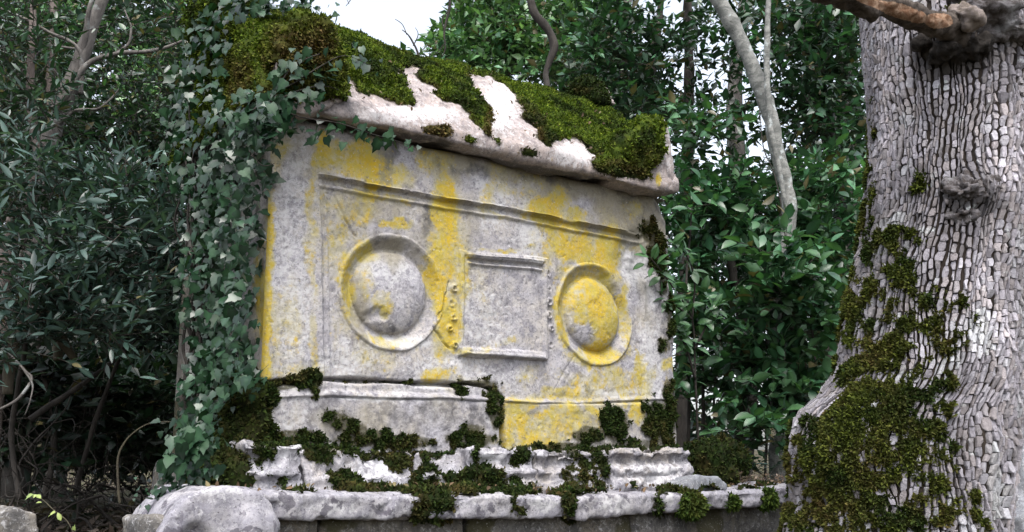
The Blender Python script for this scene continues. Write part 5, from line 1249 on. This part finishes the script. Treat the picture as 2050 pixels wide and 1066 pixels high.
# seedling vine lower left
e = thing('vine_seedling', tuple(at(130, 1060, d=3.6)), 'small yellow-green vine seedling trailing in the dark lower left corner', 'seedling')
vp = pl((150, 1075, 3.6), (135, 1045, 3.6), (108, 1022, 3.6), (85, 1000, 3.6), (60, 990, 3.6)); tubes('stem', [(vp, [.0025, .002, .002, .0015, .001], 5, .003, 3, 6)], M_branch, e)
vq = np.array(pl((62, 991, 3.58), (82, 998, 3.58), (108, 1026, 3.58), (122, 1043, 3.58), (148, 1060, 3.58), (84, 1006, 3.58), (70, 994, 3.58)))
leaf_parts([IVY[0], ELL2], M_vine1, e, vq, norm(-HR * .6 + np.array([0, 0, .3]) + .4 * r5.normal(size=(7, 3))), norm(-HF + np.array([0, 0, .9]) + .3 * r5.normal(size=(7, 3))), np.array([.032, .034, .028, .034, .022, .02, .018]))
polyrock('grey_stone', [(282, 1042), (292, 1034), (330, 1034), (345, 1060), (340, 1090), (284, 1090)], -.35, -.1, 791, M_foot, 'small pale lichened stone left of the rounded boulder', 'stone')
polyrock('litter_stone', [(-10, 1030), (30, 1015), (75, 1030), (80, 1075), (-10, 1080)], -.1, .3, 792, M_foot, 'dull brown stone half buried at the lower left corner', 'stone')
# dry weeds between mound and oak
gw = 'dry brown weeds behind the right end of the ledge'
for k, (u_, lb) in enumerate([(1480, 'dry brown weed tuft beside the mossy mound'), (1520, 'dry weed tuft in the middle of the gap before the oak'), (1562, 'dry weed tuft nearest the oak foot')]):
    p0 = at(u_, 975, y=.05); e = thing('dry_weed', tuple(p0), lb, 'weed', gw); L = []
    for j in range(16):
        m1 = wander(p0 + .03 * r5.normal(size=3) * np.array([1, 1, .3]), (r5.normal() * .5, r5.normal() * .5, 1), 5, .022, r5, .3, -.05); L.append((m1, np.linspace(.0018, .0007, 6), 3, 0, 1, 2))
    tubes('stalks', L, M_pink, e, kind='stuff')
    q = p0 + r5.normal(size=(80, 3)) * np.array([.05, .04, .02]) + np.array([0, 0, .035])
    leaf_stuff('dry_leaves', [leaf_mesh(SIM, q, r5.normal(size=(80, 3)), r5.normal(size=(80, 3)), .012 + .02 * r5.random(80), tint_var(80, [(.20, .14, .10), (.26, .20, .16), (.12, .08, .06)], .2, r5))], e, M_litter)
e = thing('fern', gbase(1500, 5.7), 'dark feathery fern under the laurel leaves behind the dry weeds', 'fern')
fr = []
for j in range(16):
    p0 = at(1510 + 40 * r5.normal(), 965, d=5.6 + .15 * r5.random()); m1 = np.array(wander(p0, (r5.normal() * .7, r5.normal() * .5, 1), 8, .035, r5, .12, -.12))
    for a in range(1, 9):
        for sgn in (-1, 1): fr.append((m1[a], sgn * np.cross(norm(m1[a] - m1[a - 1]), [0.2, .3, 1.]), .06 * math.sin(math.pi * (a + 1.5) / 11)))
fp = np.array([f[0] for f in fr]); fa = norm(np.array([f[1] for f in fr])); fs = np.array([f[2] for f in fr])
leaf_stuff('fronds', [leaf_mesh(SIMN, fp, fa, norm(np.array([0, 0, 1.]) + .3 * r5.normal(size=fp.shape)), fs, tint_var(len(fp), [(.02, .05, .045), (.03, .06, .05)], .2, r5))], e)

# --- fallen leaves and bits of twig caught on the moss and the ledge
r6 = np.random.default_rng(871)
up_ = np.where((N_[:, 2] > .35) & (LV[:, 1] < .6))[0]; k = r6.choice(up_, 130); dp = LV[k] + N_[k] * .026; dn = N_[k]
lx = r6.uniform(-.3, 2.7, 110); lp = np.stack([lx, r6.uniform(-.34, -.2, 110), np.full(110, 0.)], 1); lp[:, 2] = np.interp(lx, [-.1, .9, 1.3, 2.75], [-.388, -.405, -.425, -.43]) + .008
dp = np.concatenate([dp, lp]); dn = np.concatenate([dn, np.tile([0, 0, 1.], (110, 1))]); nn = len(dp)
leaf_stuff('fallen_leaves', [leaf_mesh(ELL2, dp, r6.normal(size=(nn, 3)), norm(dn + .5 * r6.normal(size=(nn, 3))), .010 + .022 * r6.random(nn), tint_var(nn, [(.10, .062, .035), (.14, .09, .055), (.07, .045, .028), (.16, .13, .07)], .3, r6))], None, M_litter)
# --- woods behind
gb = 'trees of the wood behind'
for k, (u_, d_, lb, L) in enumerate([
        (100, 10, 'far tree behind the forked grey tree at the upper left', [(60, 250, 1.2, 320, 260, 520), (100, 620, 1.2, 300, 260, 420), (200, 20, 1.2, 300, 160, 300)]),
        (400, 11, 'far tree behind the ivy left of the tomb', [(400, 300, 1.2, 180, 220, 420), (420, 650, 1.2, 240, 260, 360), (380, 90, 1.2, 150, 120, 240)]),
        (1240, 13, 'far tree behind the ridge of the lid', [(1240, 250, 1.2, 160, 140, 360), (1200, 150, 1.2, 120, 80, 120)]),
        (1480, 12, 'far tree behind the pale leaning trunk', [(1500, 480, 1.2, 220, 160, 520), (1620, 780, 1.0, 100, 80, 160), (1450, 700, 1.0, 100, 110, 150), (1420, 880, .8, 110, 60, 120)]),
        (1700, 11, 'far tree hidden mostly behind the oak', [(1760, 300, 1.2, 200, 300, 520), (1720, 650, 1.2, 200, 200, 320), (1650, 20, 1.0, 160, 120, 200)]),
        (2150, 11, 'far tree right of the oak', [(2150, 300, 1.2, 200, 300, 300), (2150, 700, 1.2, 180, 260, 300)])]):
    plant('wood_tree', gbase(u_, d_), lb, 'tree', [(a, b, d_, ru, rv, rd, int(n_)) for a, b, rd, ru, rv, n_ in L], 800 + k, n_leaf=9, tw=.5, leaf=.15, tpls=[SIM], cheap=[SIM], pal=G_DRK + G_BAY[:1], group=gb, stem_name='trunk', stem_mat=M_grey, twr=.004,
          stems=[(pl((u_, 1000, d_), (u_ + 20, 600, d_), (u_ - 10, 200, d_), (u_ + 30, -100, d_)), [.16, .14, .11, .08])])
